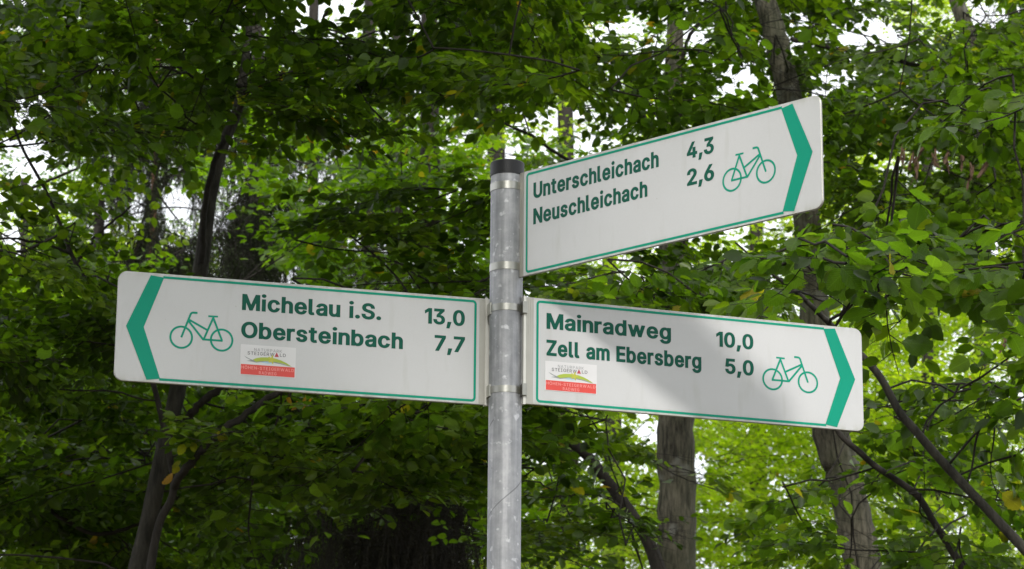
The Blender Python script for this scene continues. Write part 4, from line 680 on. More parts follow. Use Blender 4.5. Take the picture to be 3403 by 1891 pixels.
# stretches of trunk that stay open to view: (points, half width, distance of the trunk, share of leaves left out)
OPEN = [([(1925, 0), (1955, 110), (1985, 245)], 54, 14, .985), ([(2050, 700), (2055, 800)], 42, 14, .8), ([(2090, 1080), (2124, 1200), (2150, 1320), (2178, 1440)], 54, 14, .93),
        ([(1700, 1050), (1704, 1250), (1703, 1440)], 56, 15, .93), ([(1693, 80), (1693, 200)], 26, 15, .75),
        ([(598, 275), (560, 370), (534, 470), (520, 560), (502, 680)], 38, 11, .8), ([(445, 970), (422, 1090), (398, 1200), (345, 1440)], 36, 11, .5), ([(624, 70), (598, 275)], 30, 11, .75),
        ([(378, 400), (376, 600)], 30, 20, .8), ([(380, 230), (384, 120)], 16, 20, .5), ([(400, 480), (480, 560)], 70, 19, .75), ([(300, 330), (430, 620)], 110, 19, .5), ([(600, 450), (620, 680)], 60, 18.5, .55), ([(180, 640), (290, 780)], 16, 10.4, .7), ([(60, 380), (180, 640)], 12, 10.4, .5),
        ([(780, 1390), (1100, 1370)], 110, 16, .72), ([(600, 560), (600, 660)], 45, 18, .75), ([(900, 640), (980, 700)], 60, 22, .6),
        ([(2180, 905), (2262, 1035), (2360, 1150), (2510, 1310), (2576, 1380)], 20, 9, .85), ([(2115, 1095), (2205, 1175), (2312, 1252), (2392, 1380)], 18, 10, .8),
        ([(1400, 1093), (1520, 1200), (1662, 1440)], 20, 13, .75), ([(2000, 100), (2330, 172)], 12, 13.5, .5), ([(520, 1118), (690, 992)], 18, 10.3, .8), ([(437, 1228), (388, 975)], 16, 10.4, .8), ([(2424, 50), (2498, 180)], 30, 17, .6)]
def openf(uvd):
    r = np.zeros(len(uvd))
    for pts, hw, dep, st in OPEN:
        P = np.array(pts, float); dm = np.full(len(uvd), 1e9)
        for a, b_ in zip(P[:-1], P[1:]):
            ab = b_ - a; t = np.clip(((uvd[:, :2] - a) @ ab) / (ab @ ab), 0, 1)
            dm = np.minimum(dm, np.linalg.norm(uvd[:, :2] - a - t[:, None] * ab, axis=1))
        f = np.clip((1.25 - dm / hw) / .35, 0, 1) * st * (uvd[:, 2] < dep + .4)
        r = np.maximum(r, f)
    return r
TOTAL = {'leaves': 0, 'parts': 0}
def NEAR_LEAF(seed):
    """one big leaf for the pieces that are objects of their own: toothed edge, folded along the midrib, pleated"""
    g = np.random.default_rng(seed); n = 11
    xs = np.linspace(0, 1, n); w = .37 * np.sin(np.pi * np.clip(xs * .98 + .01, 0, 1) ** .85) ** .8
    fold = g.uniform(-.05, .35); bend = g.uniform(-.45, .10); tw_ = g.uniform(-.2, .2)
    V = []; Fs = []
    for x in xs: V.append((x, 0, bend * x * x))
    for s in (1, -1):
        for i in range(1, n - 1):
            j = .03 * (1 if i % 2 else -.6)
            V.append((xs[i] + .05, s * (w[i] + j), bend * xs[i] ** 2 + fold * w[i] + s * tw_ * xs[i] * .15 + .015 * (-1) ** i))
    for s in (0, 1):
        o = n + s * (n - 2)
        for i in range(n - 1):
            a, b_ = i, i + 1; c = o + i if i < n - 2 else None; d = o + i - 1 if i > 0 else None
            f = [a, b_] + ([c] if c is not None else []) + ([d] if d is not None else [])
            if len(f) >= 3: Fs.append(tuple(f) if s == 1 else tuple(reversed(f)))
    # stalk
    o = len(V); V += [(-.22, .008, .02), (-.22, -.008, .02), (.02, -.008, 0), (.02, .008, 0)]; Fs.append((o, o + 1, o + 2, o + 3))
    me = mesh_py('leaf', V, Fs)
    me.polygons.foreach_set('use_smooth', [True] * len(me.polygons))
    return me
LEAFM = {}
def leaf_variant(m, tint, shape):
    k = (m.name, tint, shape)
    if k not in LEAFM:
        me = NEAR_LEAF(100 + shape); at_ = me.attributes.new('tint', 'FLOAT', 'FACE')
        at_.data.foreach_set('value', np.full(len(me.polygons), tint, dtype=np.float32)); me.materials.append(m); LEAFM[k] = me
    return LEAFM[k]
TINTS = [0.05, 0.3, 0.5, 0.7, 0.85, 0.965, 0.99]

def limb_curve(a, b, g, wob=.06):
    d = b - a; l = np.linalg.norm(d)
    n = max(4, int(l / .22)); t = np.linspace(0, 1, n + 1)[:, None]
    up = np.array([0, 0, 1.0]); mid = (a + b) / 2 + up * l * g.uniform(-.02, .16) + g.normal(0, wob, 3) * l
    P = (1 - t) ** 2 * a + 2 * (1 - t) * t * mid + t ** 2 * b
    P[1:-1] += g.normal(0, .012 + .004 * l, (n - 1, 3))
    return P

def tree(label, cat, trunk, regions, leaf_m=None, bark=None, bark2=None, nparts=0, seed=1, far=False, group=None, branches=(), name='tree', tint_bias=0.0, protos=None, cull_margin=260, parts_m=None, ground_pt=None, wbox=None):
    """trunk: [(u, v, y, width)] seen from the top down; regions: (u0, u1, v0, v1, y0, y1, count, scale)"""
    g = np.random.default_rng(seed)
    if wbox is None: P = [at(u, v, y) for u, v, y, w in trunk]; R = [w * PW / 2576 / F_PX * y / 2 for u, v, y, w in trunk]
    else: P = [np.array(q[:3], float) for q in trunk]; R = [q[3] for q in trunk]
    # go on down to the ground
    low = P[-1]; d = P[-1] - P[-2]; d = d / max(1e-6, abs(d[2]))
    gp = np.array([low[0] + d[0] * low[2] * .35, low[1] + d[1] * low[2] * .35, -0.15]) if ground_pt is None else np.array(ground_pt)
    st0 = np.linalg.norm(P[-1] - P[-2]) / max(.01, np.linalg.norm(gp - low)); f = min(.3, st0 * 1.5)
    r0_ = R[-1]
    while f < .85: P.append(low + (gp - low) * f); R.append(r0_ * (1 + .3 * f)); f = f * 2 + .02
    P.append(gp); R.append(r0_ * 1.45)
    C = spline(P[::-1], 6); RR = np.interp(np.arange(len(C)) / 6.0, np.arange(len(R)), R[::-1])
    root = empty(name, gp + np.array([0, 0, .15])); o_ = gp + np.array([0, 0, .15])
    tag(root, label, cat, group)
    tb = Tubes(); k = 18 if R[0] > .03 else 10
    wob = 1 + 0.02 * np.sin(np.arange(len(C)) * .5 + seed) + 0.012 * g.normal(size=len(C))
    tb.add(C + g.normal(0, .004, C.shape) * (RR[:, None] > .05), RR * wob, k)
    link('trunk', tb.mesh('trunk', o_), bark or M_BARK, root)
    nodes = [C[::2]]; nr = [RR[::2]]
    # main branches drawn from the photograph
    for br in branches:
        Q = spline([at(u, v, y) for u, v, y, w in br], 6); rr = np.interp(np.arange(len(Q)) / 6.0, np.arange(len(br)), [w * PW / 2576 / F_PX * y / 2 for u, v, y, w in br])
        t2 = Tubes(); t2.add(Q + g.normal(0, .003, Q.shape), rr * (1 + .06 * g.normal(size=len(Q))), 9); link('branch', t2.mesh('branch', o_), bark2 or M_BARK_DARK, root)
        nodes.append(Q[::2]); nr.append(rr[::2])
    # boughs
    bs = []
    for (u0, u1, v0, v1, y0, y1, cnt, sc) in regions:
        for _ in range(cnt):
            u, v, y = g.uniform(u0, u1), g.uniform(v0, v1), g.uniform(y0, y1)
            bs.append((at(u, v, y), sc * g.uniform(.75, 1.2)))
    for (x0, x1, y0, y1, z0, z1, cnt, sc) in (wbox or ()):
        for _ in range(cnt): bs.append((np.array([g.uniform(x0, x1), g.uniform(y0, y1), g.uniform(z0, z1)]), sc * g.uniform(.8, 1.2)))
    NN = np.concatenate(nodes); NR = np.concatenate(nr)
    main_N = len(NN)
    bs.sort(key=lambda b: np.min(np.linalg.norm(NN - b[0], axis=1)))
    tw = Tubes(); acc = [[], [], [], [], []]
    pr = protos or (PROTO_BIG if far else PROTO)
    ntw = 0
    for B, s in bs:
        pro = pr[g.integers(len(pr))]
        dist = np.linalg.norm(NN - B, axis=1) * (1 + .5 * np.clip((NN[:, 2] - B[2]) / 1.5, 0, 1)) + .25 * (np.arange(len(NN)) >= main_N)
        i = int(np.argmin(dist)); d = B - NN[i]; dh = np.array([d[0], d[1], 0]); l = np.linalg.norm(dh)
        ang = math.atan2(d[1], d[0]) + g.normal(0, .7) if l > .3 else g.uniform(-math.pi, math.pi)
        # centre of the spray at B
        ca, sa = math.cos(ang), math.sin(ang); tilt = g.normal(-.02, .22); roll = g.normal(0, .30)
        X = np.array([ca * math.cos(tilt), sa * math.cos(tilt), math.sin(tilt)]); Y = np.array([-sa, ca, 0]) * math.cos(roll) + np.array([0, 0, 1]) * math.sin(roll)
        Y = Y - (Y @ X) * X; Y /= np.linalg.norm(Y); Z = np.cross(X, Y); M = np.stack([X, Y, Z])
        base = B - X * pro['L'] * s * .45
        lp = pro['P'] @ M * s + base
        uv = proj(lp)
        gf = gapf(uv)
        if wbox is None and (gf > .12).mean() > .25: continue
        inn = (uv[:, 0] > -cull_margin) & (uv[:, 0] < 2576 + cull_margin) & (uv[:, 1] < 1431 + cull_margin)
        keep = inn & (g.random(len(lp)) > np.clip(gf * 4.0, 0, .92)) & (g.random(len(lp)) > openf(uv)) if wbox is None else np.ones(len(lp), bool)
        if keep.sum() < 5: continue
        acc[0].append(lp[keep]); acc[1].append((pro['A'] @ M)[keep]); acc[2].append((pro['N'] @ M)[keep]); acc[3].append((pro['S'] * s ** .35)[keep])
        bt = g.normal(0, .14); yb = g.random() < .12
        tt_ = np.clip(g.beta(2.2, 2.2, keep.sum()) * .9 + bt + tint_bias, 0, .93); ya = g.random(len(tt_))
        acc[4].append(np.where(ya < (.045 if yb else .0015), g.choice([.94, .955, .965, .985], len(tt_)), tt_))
        Q = limb_curve(NN[i], base, g); r0 = min(NR[i] * .7, .003 + .0024 * np.linalg.norm(base - NN[i]))
        rr = np.linspace(max(r0, .0035), .0040, len(Q)); 
        if np.linalg.norm(base - NN[i]) > .05: tw.add(Q, rr, 5)
        NN = np.vstack([NN, Q[1:]]); NR = np.concatenate([NR, rr[1:]])
        for (q, r, kk) in pro['tw'][: (400 if not far else 8)]:
            if far: tw.add((q[::2] if len(q) > 3 else q) @ M * s + base, (r[::2] if len(q) > 3 else r), 3)
            elif r[0] > .002 or B[1] < 13: tw.add(q @ M * s + base, r * (s ** .5), kk)
    if tw.n: tag(link('twigs', tw.mesh('twigs', o_), bark2 or M_BARK_DARK, root), kind='stuff')
    if acc[0]:
        Pq, A, Nn, S, T = [np.concatenate(x) for x in acc]
        # the odd yellow and brown leaf
        pass
        sel = np.zeros(len(Pq), bool)
        if nparts:
            uv = proj(Pq); inf = (uv[:, 0] > 5) & (uv[:, 0] < 2571) & (uv[:, 1] > 5) & (uv[:, 1] < 1426)
            size = S / uv[:, 2] * inf; idx = np.argsort(-size)[:nparts]; idx = idx[size[idx] > 0]; sel[idx] = True
            for j in idx:
                ti = min(range(len(TINTS)), key=lambda q: abs(TINTS[q] - T[j]))
                me = leaf_variant(parts_m or M_LEAF_NEAR, TINTS[ti], int(g.integers(6)))
                o = bpy.data.objects.new('leaf', me); COL.objects.link(o); o.parent = root
                B_ = np.cross(Nn[j], A[j]); s = S[j]; p = Pq[j] - o_
                o.matrix_local = Matrix(((A[j][0] * s, B_[0] * s, Nn[j][0] * s, p[0]), (A[j][1] * s, B_[1] * s, Nn[j][1] * s, p[1]), (A[j][2] * s, B_[2] * s, Nn[j][2] * s, p[2]), (0, 0, 0, 1)))
            TOTAL['parts'] += len(idx)
        q = ~sel
        me = leaves_mesh('foliage', Pq[q], A[q], Nn[q], S[q], T[q], o_, far)
        tag(link('foliage', me, leaf_m or M_LEAF, root), kind='stuff')
        TOTAL['leaves'] += int(q.sum())
    return root

def spruce(label, u, y, vtop, w0, w1, regions, seed, bark=None, needles=None, dead=0.0, group='spruces among the hornbeams', vis_to=1431, lean=0.0):
    """trunk at view column u; boughs sweep out and carry hanging curtains of twigs"""
    g = np.random.default_rng(seed)
    pts = [(u + lean * (v - 700), v) for v in np.linspace(vtop, vis_to, 6)]
    P = [at(a, b_, y) for a, b_ in pts]; R = [np.interp(b_, [vtop, vis_to], [w0, w1]) * PW / 2576 / F_PX * y / 2 for a, b_ in pts]
    low = P[-1]; gp = np.array([low[0], low[1], -.15]); P += [low * .85 + gp * .15, low * .5 + gp * .5, gp]; R += [R[-1] * 1.05, R[-1] * 1.2, R[-1] * 1.6]
    C = spline(P[::-1], 6); RR = np.interp(np.arange(len(C)) / 6.0, np.arange(len(R)), R[::-1]); o_ = gp + np.array([0, 0, .15])
    root = empty('spruce_tree', o_); tag(root, label, 'spruce', group)
    tb = Tubes(); tb.add(C + g.normal(0, .004, C.shape), RR, 12); link('trunk', tb.mesh('trunk', o_), bark or M_BARK_SPRUCE, root)
    axis = lambda z: np.array([np.interp(z, C[:, 2], C[:, 0]), np.interp(z, C[:, 2], C[:, 1]), z])
    tw = Tubes(); V = []; n_strand = 0
    for (u0, u1, v0, v1, cnt, hang, dens) in regions:
        for _ in range(cnt):
            B = at(g.uniform(u0, u1), g.uniform(v0, v1), y + g.uniform(-1.6, 1.6))
            ax = axis(B[2] + g.uniform(.0, .35)); d = B - ax; l = np.linalg.norm(d[:2])
            if l < .15: continue
            n = max(6, int(l / .12)); t = np.linspace(0, 1, n)[:, None]
            Q = ax + (B - ax) * t + np.array([0, 0, 1]) * (.08 * l * np.sin(np.pi * t)) * g.uniform(-.6, 1.0)
            tw.add(Q, np.linspace(.006 + .002 * l, .002, n), 4)
            ln = np.linalg.norm(B - ax)
            ns = int(ln * dens)
            for k in range(ns):
                f = g.uniform(.12, 1) ** .8; p0 = np.array([np.interp(f, t[:, 0], Q[:, c]) for c in range(3)])
                h = hang * g.uniform(.35, 1.2) * (.5 + .7 * math.sin(math.pi * min(1, f * .95)))
                sd = g.uniform(-1, 1, 2); m = max(3, int(h / .09)); tt = np.linspace(0, 1, m)
                off = np.stack([sd[0] * .38 * h * np.sqrt(tt) , sd[1] * .38 * h * np.sqrt(tt), -h * tt], 1); S_ = p0 + off + np.cumsum(g.normal(0, .013, (m, 3)), 0)
                uv = proj(S_)
                if gapf(uv).max() > .35: continue
                tw.add(S_[::2] if m > 4 else S_, np.linspace(.002, .0008, len(S_[::2] if m > 4 else S_)), 3)
                # needles: slim blades along the strand
                nn = int(h / .0085); q = g.uniform(0, 1, nn); c0 = np.stack([np.interp(q, tt, S_[:, c]) for c in range(3)], 1)
                a = g.uniform(0, 2 * np.pi, nn); dv = np.stack([np.cos(a), np.sin(a), g.uniform(-.9, .1, nn)], 1); dv = unit(dv) * g.uniform(.012, .021, nn)[:, None]
                wv = unit(np.cross(dv, np.array([0, 0, 1.0]))) * .0040
                V.append(np.stack([c0 - wv, c0 + wv, c0 + dv], 1))
    V = np.concatenate(V); n = len(V)
    tag(link('boughs', tw.mesh('boughs', o_), M_BARK_DARK, root), kind='stuff')
    me = mesh_np('needles', V.reshape(-1, 3) - o_, np.arange(n * 3), np.arange(n) * 3, np.full(n, 3))
    tag(link('needles', me, needles or M_NEEDLE, root), kind='stuff')
    TOTAL['leaves'] += n // 5
    return root

# --- the trees that stand in front, left to right
G1 = 'hornbeams near the path'
T_SLIM = tree('slender grey hornbeam rising left of the post behind the Michelau sign', 'tree',
     [(655, -420, 11.4, 14), (632, -60, 11.2, 16.8), (625, 80, 11.1, 19.6), (612, 190, 11, 23.8), (598, 275, 11, 28), (560, 370, 11, 32.2), (534, 470, 11, 35), (520, 560, 11, 37.8), (502, 690, 11, 40.6), (470, 850, 11, 42), (445, 990, 11, 43.4), (422, 1090, 11, 43.4), (398, 1200, 11, 44.8), (370, 1330, 11, 46.2), (342, 1460, 11, 50.4)],
     [(-150, 1350, -160, 230, 9.3, 12.0, 54, .66), (-100, 900, 200, 330, 9.5, 12, 10, .7), (-150, 700, 1000, 1500, 11.3, 14, 42, .8), (-200, 1400, -900, -150, 8.5, 14, 40, 1.3)],
     bark=M_BARK, nparts=300, seed=21, group=G1, branches=[
      [(508, 660, 10.9, 18), (512, 540, 10.85, 17), (540, 410, 10.8, 16), (588, 300, 10.8, 16), (634, 212, 10.7, 15), (668, 180, 10.7, 13), (720, 130, 10.6, 11), (790, 75, 10.5, 9), (826, 25, 10.5, 7)],
      [(455, 1075, 11, 20), (490, 1030, 10.95, 20), (540, 985, 10.9, 20), (610, 930, 10.9, 16), (700, 860, 10.9, 10)],
      [(612, 215, 11, 12), (560, 205, 10.8, 10), (480, 190, 10.6, 8), (400, 165, 10.4, 6), (300, 125, 10.2, 5)],
      [(640, 200, 10.8, 10), (760, 175, 10.8, 9), (860, 140, 10.7, 8), (900, 150, 10.7, 9), (980, 135, 10.6, 8), (1080, 75, 10.5, 7), (1200, 30, 10.4, 6)]])
tree('thin dark sapling that forks low beside the slender grey hornbeam', 'sapling',
     [(-80, 120, 10.6, 6), (20, 290, 10.5, 6.8), (60, 380, 10.5, 8.2), (110, 470, 10.5, 9), (150, 560, 10.5, 9.8), (180, 640, 10.5, 11.2), (215, 700, 10.5, 12), (290, 785, 10.5, 12), (350, 870, 10.5, 12.8), (388, 975, 10.4, 14.2), (412, 1080, 10.4, 15), (437, 1228, 10.4, 19.5), (400, 1320, 10.4, 21), (375, 1460, 10.4, 24)],
     [(-120, 400, 560, 1000, 9.6, 11, 16, .6), (560, 1230, 1000, 1230, 9.8, 11.6, 24, .65), (850, 1300, 480, 800, 10, 12, 10, .6)],
     bark=M_BARK_DARK, nparts=300, seed=22, branches=[[(437, 1228, 10.4, 22), (470, 1175, 10.3, 22), (520, 1118, 10.3, 22), (610, 1050, 10.3, 20), (690, 992, 10.3, 18), (800, 925, 10.3, 14), (1000, 820, 10.3, 10), (1170, 735, 10.3, 8), (1240, 690, 10.3, 6)],
      [(180, 640, 10.5, 9), (110, 612, 10.4, 7), (-20, 598, 10.3, 6)], [(192, 662, 10.5, 9), (215, 625, 10.5, 8), (260, 575, 10.5, 7), (330, 520, 10.6, 5)],
      [(225, 712, 10.5, 8), (130, 700, 10.3, 7), (0, 690, 10.2, 6)]])
tree('upright grey trunk standing straight behind the Mainradweg sign', 'tree',
     [(1702, -350, 15, 40), (1698, 80, 15, 44), (1693, 300, 15, 56), (1692, 600, 15, 76), (1697, 850, 15, 88), (1700, 1050, 15, 94), (1704, 1250, 15, 96), (1703, 1460, 15, 104)],
     [(1000, 1950, -180, 300, 11, 15, 38, .72), (1250, 1950, 280, 420, 12, 16, 7, .7), (900, 2000, -900, -150, 9, 17, 22, 1.4)],
     bark=M_BARK_OLD, nparts=300, seed=23, group=G1, branches=[[(1712, 330, 14.8, 10), (1716, 220, 14.6, 11), (1722, 120, 14.5, 11), (1760, 60, 14.4, 9), (1830, 0, 14.3, 8)],
      [(1690, 560, 15, 14), (1560, 470, 14.4, 11), (1430, 400, 14, 9), (1290, 320, 13.6, 8), (1180, 290, 13.4, 5)], [(1693, 400, 15, 18), (1640, 330, 14.9, 14), (1600, 250, 14.8, 12), (1560, 150, 14.6, 9)]])
tree('dark crooked stem slanting up left beside the upright grey trunk', 'tree',
     [(1100, 980, 12.4, 12), (1250, 1030, 12.6, 18), (1400, 1093, 12.8, 26), (1470, 1140, 12.9, 28), (1520, 1200, 13, 30), (1575, 1275, 13, 32), (1630, 1360, 13, 34), (1662, 1460, 13, 40)],
     [(1260, 1750, 960, 1470, 10.5, 13, 11, .6), (1320, 1900, 620, 800, 9, 12, 14, .6)], bark=M_BARK_DARK, nparts=300, seed=24)
T_LEAN = tree('leaning lichen spotted trunk that crosses behind both right signs', 'tree',
     [(1860, -420, 14, 46), (1893, -150, 14, 52), (1925, 0, 14, 58), (1955, 110, 14, 62), (1985, 240, 14, 66), (2012, 400, 14, 68), (2034, 600, 14, 72), (2050, 800, 14, 78), (2066, 950, 14, 84), (2090, 1090, 14, 90), (2124, 1200, 14, 92), (2150, 1320, 14, 93), (2178, 1460, 14, 98)],
     [(1980, 2720, -200, 330, 11.5, 15, 32, .7), (1850, 2100, -150, 250, 13, 15, 10, .7), (2050, 2650, 330, 520, 12, 15, 14, .7), (1850, 2900, -900, -200, 9, 17, 10, 1.4)],
     bark=M_BARK_OLD, nparts=300, seed=25, group=G1, branches=[[(1990, 98, 14, 13), (2080, 118, 13.8, 13), (2200, 140, 13.6, 13), (2330, 172, 13.4, 12), (2440, 230, 13.2, 9), (2540, 290, 13, 6)], [(2010, 85, 14, 6), (2120, 35, 13.8, 8), (2240, -10, 13.6, 8)]])
tree('young leaning stem at the right edge with big pleated leaves beside the signs', 'sapling',
     [(1850, 610, 8.6, 4.8), (1930, 680, 8.7, 8), (2007, 738, 8.8, 12), (2085, 812, 8.9, 15.2), (2160, 885, 9, 17.6), (2215, 950, 9, 20), (2262, 1035, 9, 21.6), (2300, 1080, 9, 22.4), (2360, 1150, 9, 23.2), (2430, 1225, 9, 24), (2510, 1310, 9, 24.8), (2580, 1385, 9, 26.4), (2660, 1480, 9, 28.8)],
     [(1980, 2640, 520, 760, 7.4, 8.6, 15, .75), (2400, 2700, 120, 300, 7.8, 9, 4, .7), (2250, 2700, 800, 1150, 8.4, 10.5, 8, .6)],
     bark=M_BARK, nparts=300, seed=26, protos=PROTO_NEAR, branches=[[(2085, 812, 8.9, 9), (2140, 770, 8.6, 9), (2200, 760, 8.4, 10), (2240, 740, 8.2, 8), (2400, 660, 8.1, 6), (2576, 560, 8, 6)], [(2200, 760, 8.4, 7), (2215, 700, 8.3, 7), (2236, 640, 8.2, 6)],
      [(1900, 660, 8.7, 6), (2040, 640, 8.4, 8), (2130, 630, 8.2, 9), (2180, 680, 8.2, 9)]])
tree('dark crooked sapling slanting down right below the Mainradweg sign', 'sapling',
     [(2040, 960, 10, 7.2), (2085, 1040, 10, 11.2), (2115, 1095, 10, 14.4), (2160, 1135, 10, 16), (2205, 1175, 10, 16), (2262, 1212, 10, 16.8), (2312, 1252, 10, 17.6), (2352, 1318, 10, 18.4), (2392, 1380, 10, 20), (2440, 1470, 10, 22.4)],
     [(2100, 2700, 870, 1470, 9.5, 13, 12, .6), (1900, 2200, 1100, 1450, 10, 13, 3, .6)], bark=M_BARK_DARK, nparts=300, seed=27)
tree('leaning grey trunk high in the upper right corner', 'tree',
     [(2350, -220, 17, 34), (2388, -60, 17, 38), (2424, 50, 17, 42), (2458, 112, 17, 44), (2498, 180, 17, 46), (2545, 280, 17, 50), (2600, 420, 17, 52), (2680, 700, 17, 60)],
     [(2250, 2750, -150, 600, 15, 19, 34, .9)], bark=M_BARK_OLD, nparts=100, seed=28, group=G1)
tree('tree whose boughs reach in from the left edge', 'tree',
     [(-190, -200, 13, 50), (-180, 400, 13, 60), (-170, 900, 13, 70), (-165, 1450, 13, 80)],
     [(-150, 330, 330, 1000, 12, 15, 24, .6), (-150, 300, 950, 1450, 12, 15, 22, .8), (-150, 60, 120, 330, 12, 14, 5, .6)], bark=M_BARK, nparts=300, seed=29, group=G1,
     branches=[[(-180, 640, 13, 16), (-60, 560, 13, 14), (40, 500, 13, 12), (90, 470, 13, 9), (200, 420, 13, 6)], [(-175, 720, 13, 12), (0, 650, 13, 10), (110, 610, 13, 8), (190, 560, 13, 5)],
      [(-170, 1100, 12.6, 12), (0, 1085, 12.6, 9), (100, 1095, 12.6, 7)], [(-170, 1230, 12, 12), (60, 1255, 12, 11), (150, 1300, 12, 11), (250, 1345, 12, 11), (350, 1315, 12, 9), (450, 1250, 12, 7)]])

# --- spruces
spruce('thin spruce with reddish trunk rising above the left end of the Michelau sign', 384, 20, -150, 11, 30,
       [(180, 600, 120, 450, 44, .40, 46), (170, 420, 450, 720, 34, .42, 46), (420, 640, 555, 600, 8, .36, 50), (300, 620, 640, 720, 12, .4, 40), (200, 640, 700, 1100, 16, .55, 24)], 31, lean=-.02)
spruce('dark spruce with drooping twig curtains just right of the slender hornbeam', 648, 19, -200, 26, 52,
       [(500, 860, 200, 720, 44, .6, 30), (560, 680, 480, 680, 24, .6, 44), (450, 900, 700, 1500, 40, .8, 28)], 32, bark=M_BARK_DARK)
spruce('shaded spruce between the Michelau sign and the top of the post', 930, 23, -200, 30, 60,
       [(680, 1200, 200, 760, 44, .8, 26), (700, 1200, 760, 1500, 36, .9, 24)], 33, bark=M_BARK_DARK)
spruce('dark spruce whose dry twig curtain hangs low left of the post', 1080, 17, -100, 40, 80,
       [(700, 1330, 1130, 1520, 60, .85, 44)], 34, bark=M_BARK_DARK, needles=M_NEEDLE_DEAD)

# --- trees further back
GB = 'trees further back in the forest'
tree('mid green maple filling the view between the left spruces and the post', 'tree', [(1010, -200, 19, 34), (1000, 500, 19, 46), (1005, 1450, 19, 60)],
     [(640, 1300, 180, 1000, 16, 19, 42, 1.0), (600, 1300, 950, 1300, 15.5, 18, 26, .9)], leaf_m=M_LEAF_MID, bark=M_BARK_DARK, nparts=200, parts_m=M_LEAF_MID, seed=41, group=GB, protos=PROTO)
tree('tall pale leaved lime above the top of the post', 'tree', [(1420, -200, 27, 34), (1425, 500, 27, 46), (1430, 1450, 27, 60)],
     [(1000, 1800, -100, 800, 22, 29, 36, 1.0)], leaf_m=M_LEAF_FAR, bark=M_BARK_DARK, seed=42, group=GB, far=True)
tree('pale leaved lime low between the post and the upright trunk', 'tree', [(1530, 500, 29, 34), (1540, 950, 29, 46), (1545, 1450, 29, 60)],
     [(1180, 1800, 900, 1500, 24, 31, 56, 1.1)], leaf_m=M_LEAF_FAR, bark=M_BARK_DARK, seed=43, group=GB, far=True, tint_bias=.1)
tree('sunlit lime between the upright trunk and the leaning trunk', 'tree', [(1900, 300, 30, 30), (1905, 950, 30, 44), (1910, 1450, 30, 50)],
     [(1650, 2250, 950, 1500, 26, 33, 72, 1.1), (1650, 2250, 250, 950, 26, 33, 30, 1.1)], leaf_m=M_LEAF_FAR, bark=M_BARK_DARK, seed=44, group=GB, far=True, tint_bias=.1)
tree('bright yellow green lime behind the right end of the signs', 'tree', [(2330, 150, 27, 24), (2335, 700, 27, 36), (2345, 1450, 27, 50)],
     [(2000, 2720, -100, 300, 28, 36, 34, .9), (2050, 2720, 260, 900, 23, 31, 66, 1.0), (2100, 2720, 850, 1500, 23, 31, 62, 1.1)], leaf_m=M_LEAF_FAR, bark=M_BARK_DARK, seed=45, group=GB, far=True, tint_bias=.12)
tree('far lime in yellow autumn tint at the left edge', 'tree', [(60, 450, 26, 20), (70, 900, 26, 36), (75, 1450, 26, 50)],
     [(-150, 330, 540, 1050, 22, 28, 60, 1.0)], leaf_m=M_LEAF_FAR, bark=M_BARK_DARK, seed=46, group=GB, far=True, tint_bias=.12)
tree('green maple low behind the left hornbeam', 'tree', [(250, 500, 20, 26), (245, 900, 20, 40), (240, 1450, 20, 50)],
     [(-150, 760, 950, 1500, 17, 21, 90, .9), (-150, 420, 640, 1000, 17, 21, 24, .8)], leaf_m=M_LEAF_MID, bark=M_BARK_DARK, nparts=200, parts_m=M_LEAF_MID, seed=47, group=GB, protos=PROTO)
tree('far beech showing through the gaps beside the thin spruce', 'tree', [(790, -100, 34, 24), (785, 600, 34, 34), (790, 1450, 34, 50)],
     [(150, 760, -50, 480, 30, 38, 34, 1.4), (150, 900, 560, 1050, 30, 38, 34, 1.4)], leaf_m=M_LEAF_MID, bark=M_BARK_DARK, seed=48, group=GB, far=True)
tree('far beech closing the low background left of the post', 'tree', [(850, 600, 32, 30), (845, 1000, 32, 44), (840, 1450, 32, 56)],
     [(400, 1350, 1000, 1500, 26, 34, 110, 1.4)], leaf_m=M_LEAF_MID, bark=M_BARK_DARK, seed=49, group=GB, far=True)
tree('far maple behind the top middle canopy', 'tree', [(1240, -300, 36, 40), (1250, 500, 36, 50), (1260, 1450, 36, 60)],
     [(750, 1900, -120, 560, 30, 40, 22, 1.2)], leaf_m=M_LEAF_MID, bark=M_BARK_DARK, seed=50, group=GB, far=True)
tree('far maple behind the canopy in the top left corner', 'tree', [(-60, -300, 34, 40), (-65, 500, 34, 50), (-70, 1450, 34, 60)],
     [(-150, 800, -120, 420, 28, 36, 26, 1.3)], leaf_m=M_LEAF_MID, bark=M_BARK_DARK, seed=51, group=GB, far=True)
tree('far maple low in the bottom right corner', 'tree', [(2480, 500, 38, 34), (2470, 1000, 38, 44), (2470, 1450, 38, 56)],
     [(1700, 2750, 900, 1520, 32, 42, 34, 1.4), (2100, 2750, 350, 900, 32, 42, 16, 1.3)], leaf_m=M_LEAF_MID, bark=M_BARK_DARK, seed=52, group=GB, far=True)
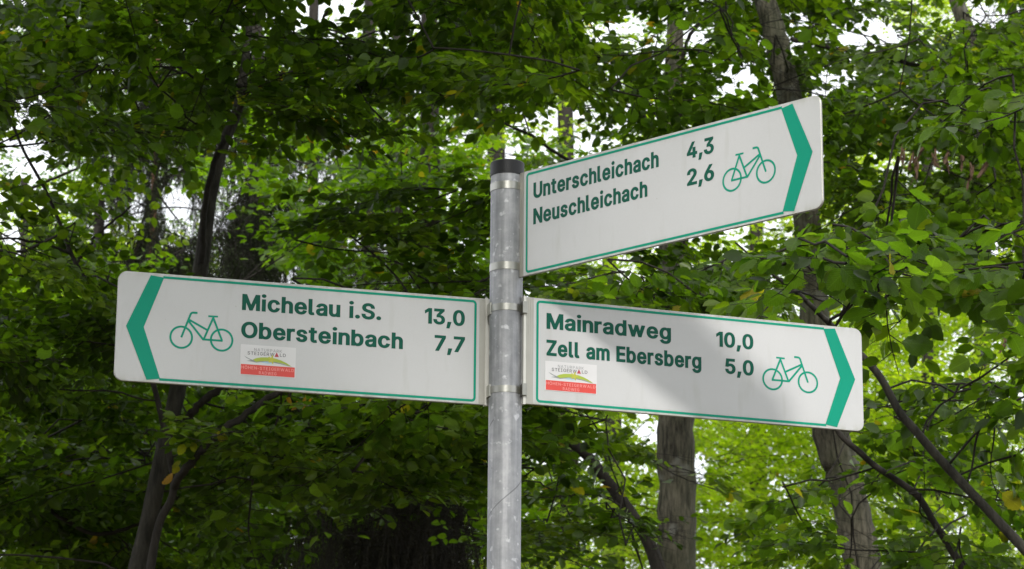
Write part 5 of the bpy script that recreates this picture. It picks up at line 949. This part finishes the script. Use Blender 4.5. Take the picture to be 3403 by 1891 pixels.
# unseen trees behind and above the viewer, added to block sun and sky light
GP = 'unseen trees added around the viewer to block light'
tree('unseen hornbeam left of the viewer, shaped to shade the Michelau sign', 'tree', [(-4.2, 1.0, 14, .05), (-4.0, .8, 9, .12), (-3.9, .6, 4, .16), (-3.9, .5, 1.5, .18)], [], seed=61, group=GP, protos=PROTO_COARSE, far=True,
     wbox=[(-5.5, -.62, 0.5, 4.5, 4.8, 8.5, 200, .9), (-8, -.4, -1, 5, 8.5, 13, 60, 1.2)])  # crown boxes placed to keep the sun off the Michelau sign
tree('unseen maple on the right behind the viewer, added to cut sky light', 'tree', [(5.5, -7, 15, .06), (5.6, -7, 8, .14), (5.6, -7, 2, .2)], [], seed=62, group=GP, protos=PROTO_COARSE, far=True,
     wbox=[(1.5, 10, -11, -3, 2, 16, 170, 1.9)])
tree('unseen maple on the left behind the viewer, added to cut sky light', 'tree', [(-6, -9, 15, .06), (-6, -9, 8, .14), (-6, -9, 2, .2)], [], seed=63, group=GP, protos=PROTO_COARSE, far=True,
     wbox=[(-12, -1.2, -12, -5, 2, 17, 190, 1.9)])
# dry seed wings and single withered leaves, each a part of the tree it hangs on
def seed_mesh(seed):
    g = np.random.default_rng(seed); V = []; Fs = []
    for i in range(9):
        a = g.uniform(0, 2 * math.pi); z0 = -.006 * i; l = g.uniform(.025, .042); w = .0045
        dx, dy = math.cos(a) * .35, math.sin(a) * .35; px, py = -math.sin(a), math.cos(a); o = len(V)
        for k in range(4):
            t = k / 3; ww = w * math.sin(math.pi * (.15 + .75 * t)); x, y, z = dx * l * t * (1.3 - t * .6), dy * l * t * (1.3 - t * .6), z0 - l * t
            V += [(x - px * ww, y - py * ww, z), (x + px * ww, y + py * ww, z)]
        Fs += [(o + 2 * k, o + 2 * k + 1, o + 2 * k + 3, o + 2 * k + 2) for k in range(3)]
    me = mesh_py('seed_cluster', V, Fs); me.materials.append(M_SEED); return me
SEEDS = [seed_mesh(i) for i in range(3)]
def hang(root, me, u, v, y, name, s=1.0, rot=(0, 0, 0)):
    o = bpy.data.objects.new(name, me); COL.objects.link(o); o.parent = root
    o.location = Vector(at(u, v, y)) - root.location; o.scale = (s, s, s); o.rotation_euler = rot
g_ = np.random.default_rng(5)
for i, (u, v) in enumerate([(2268, 362), (2300, 378), (2322, 366), (2340, 384), (2352, 372), (2372, 392), (2438, 408), (2452, 415), (2498, 392), (2388, 376), (2545, 830), (2568, 850), (2530, 905), (2420, 372), (2310, 405)]):
    hang(T_LEAN, SEEDS[i % 3], u + g_.uniform(-6, 6), v, 12.2, 'seed_cluster', g_.uniform(1.1, 1.7), (g_.normal(0, .3), g_.normal(0, .3), g_.uniform(0, 6)))
for i, (u, v, t) in enumerate([(730, 1000, .99), (748, 1008, .99), (768, 998, .99), (785, 1004, .99), (545, 1088, .965), (530, 1075, .99), (482, 1112, .955), (470, 1120, .955), (455, 1160, .955), (448, 1170, .965), (435, 1190, .99), (600, 235, .955), (618, 240, .955)]):
    hang(T_SLIM, leaf_variant(M_LEAF_NEAR, t, i % 6), u, v, 10.15, 'leaf', g_.uniform(.038, .058), (g_.uniform(.6, 2.2), g_.uniform(.3, 1.2), g_.uniform(0, 6)))
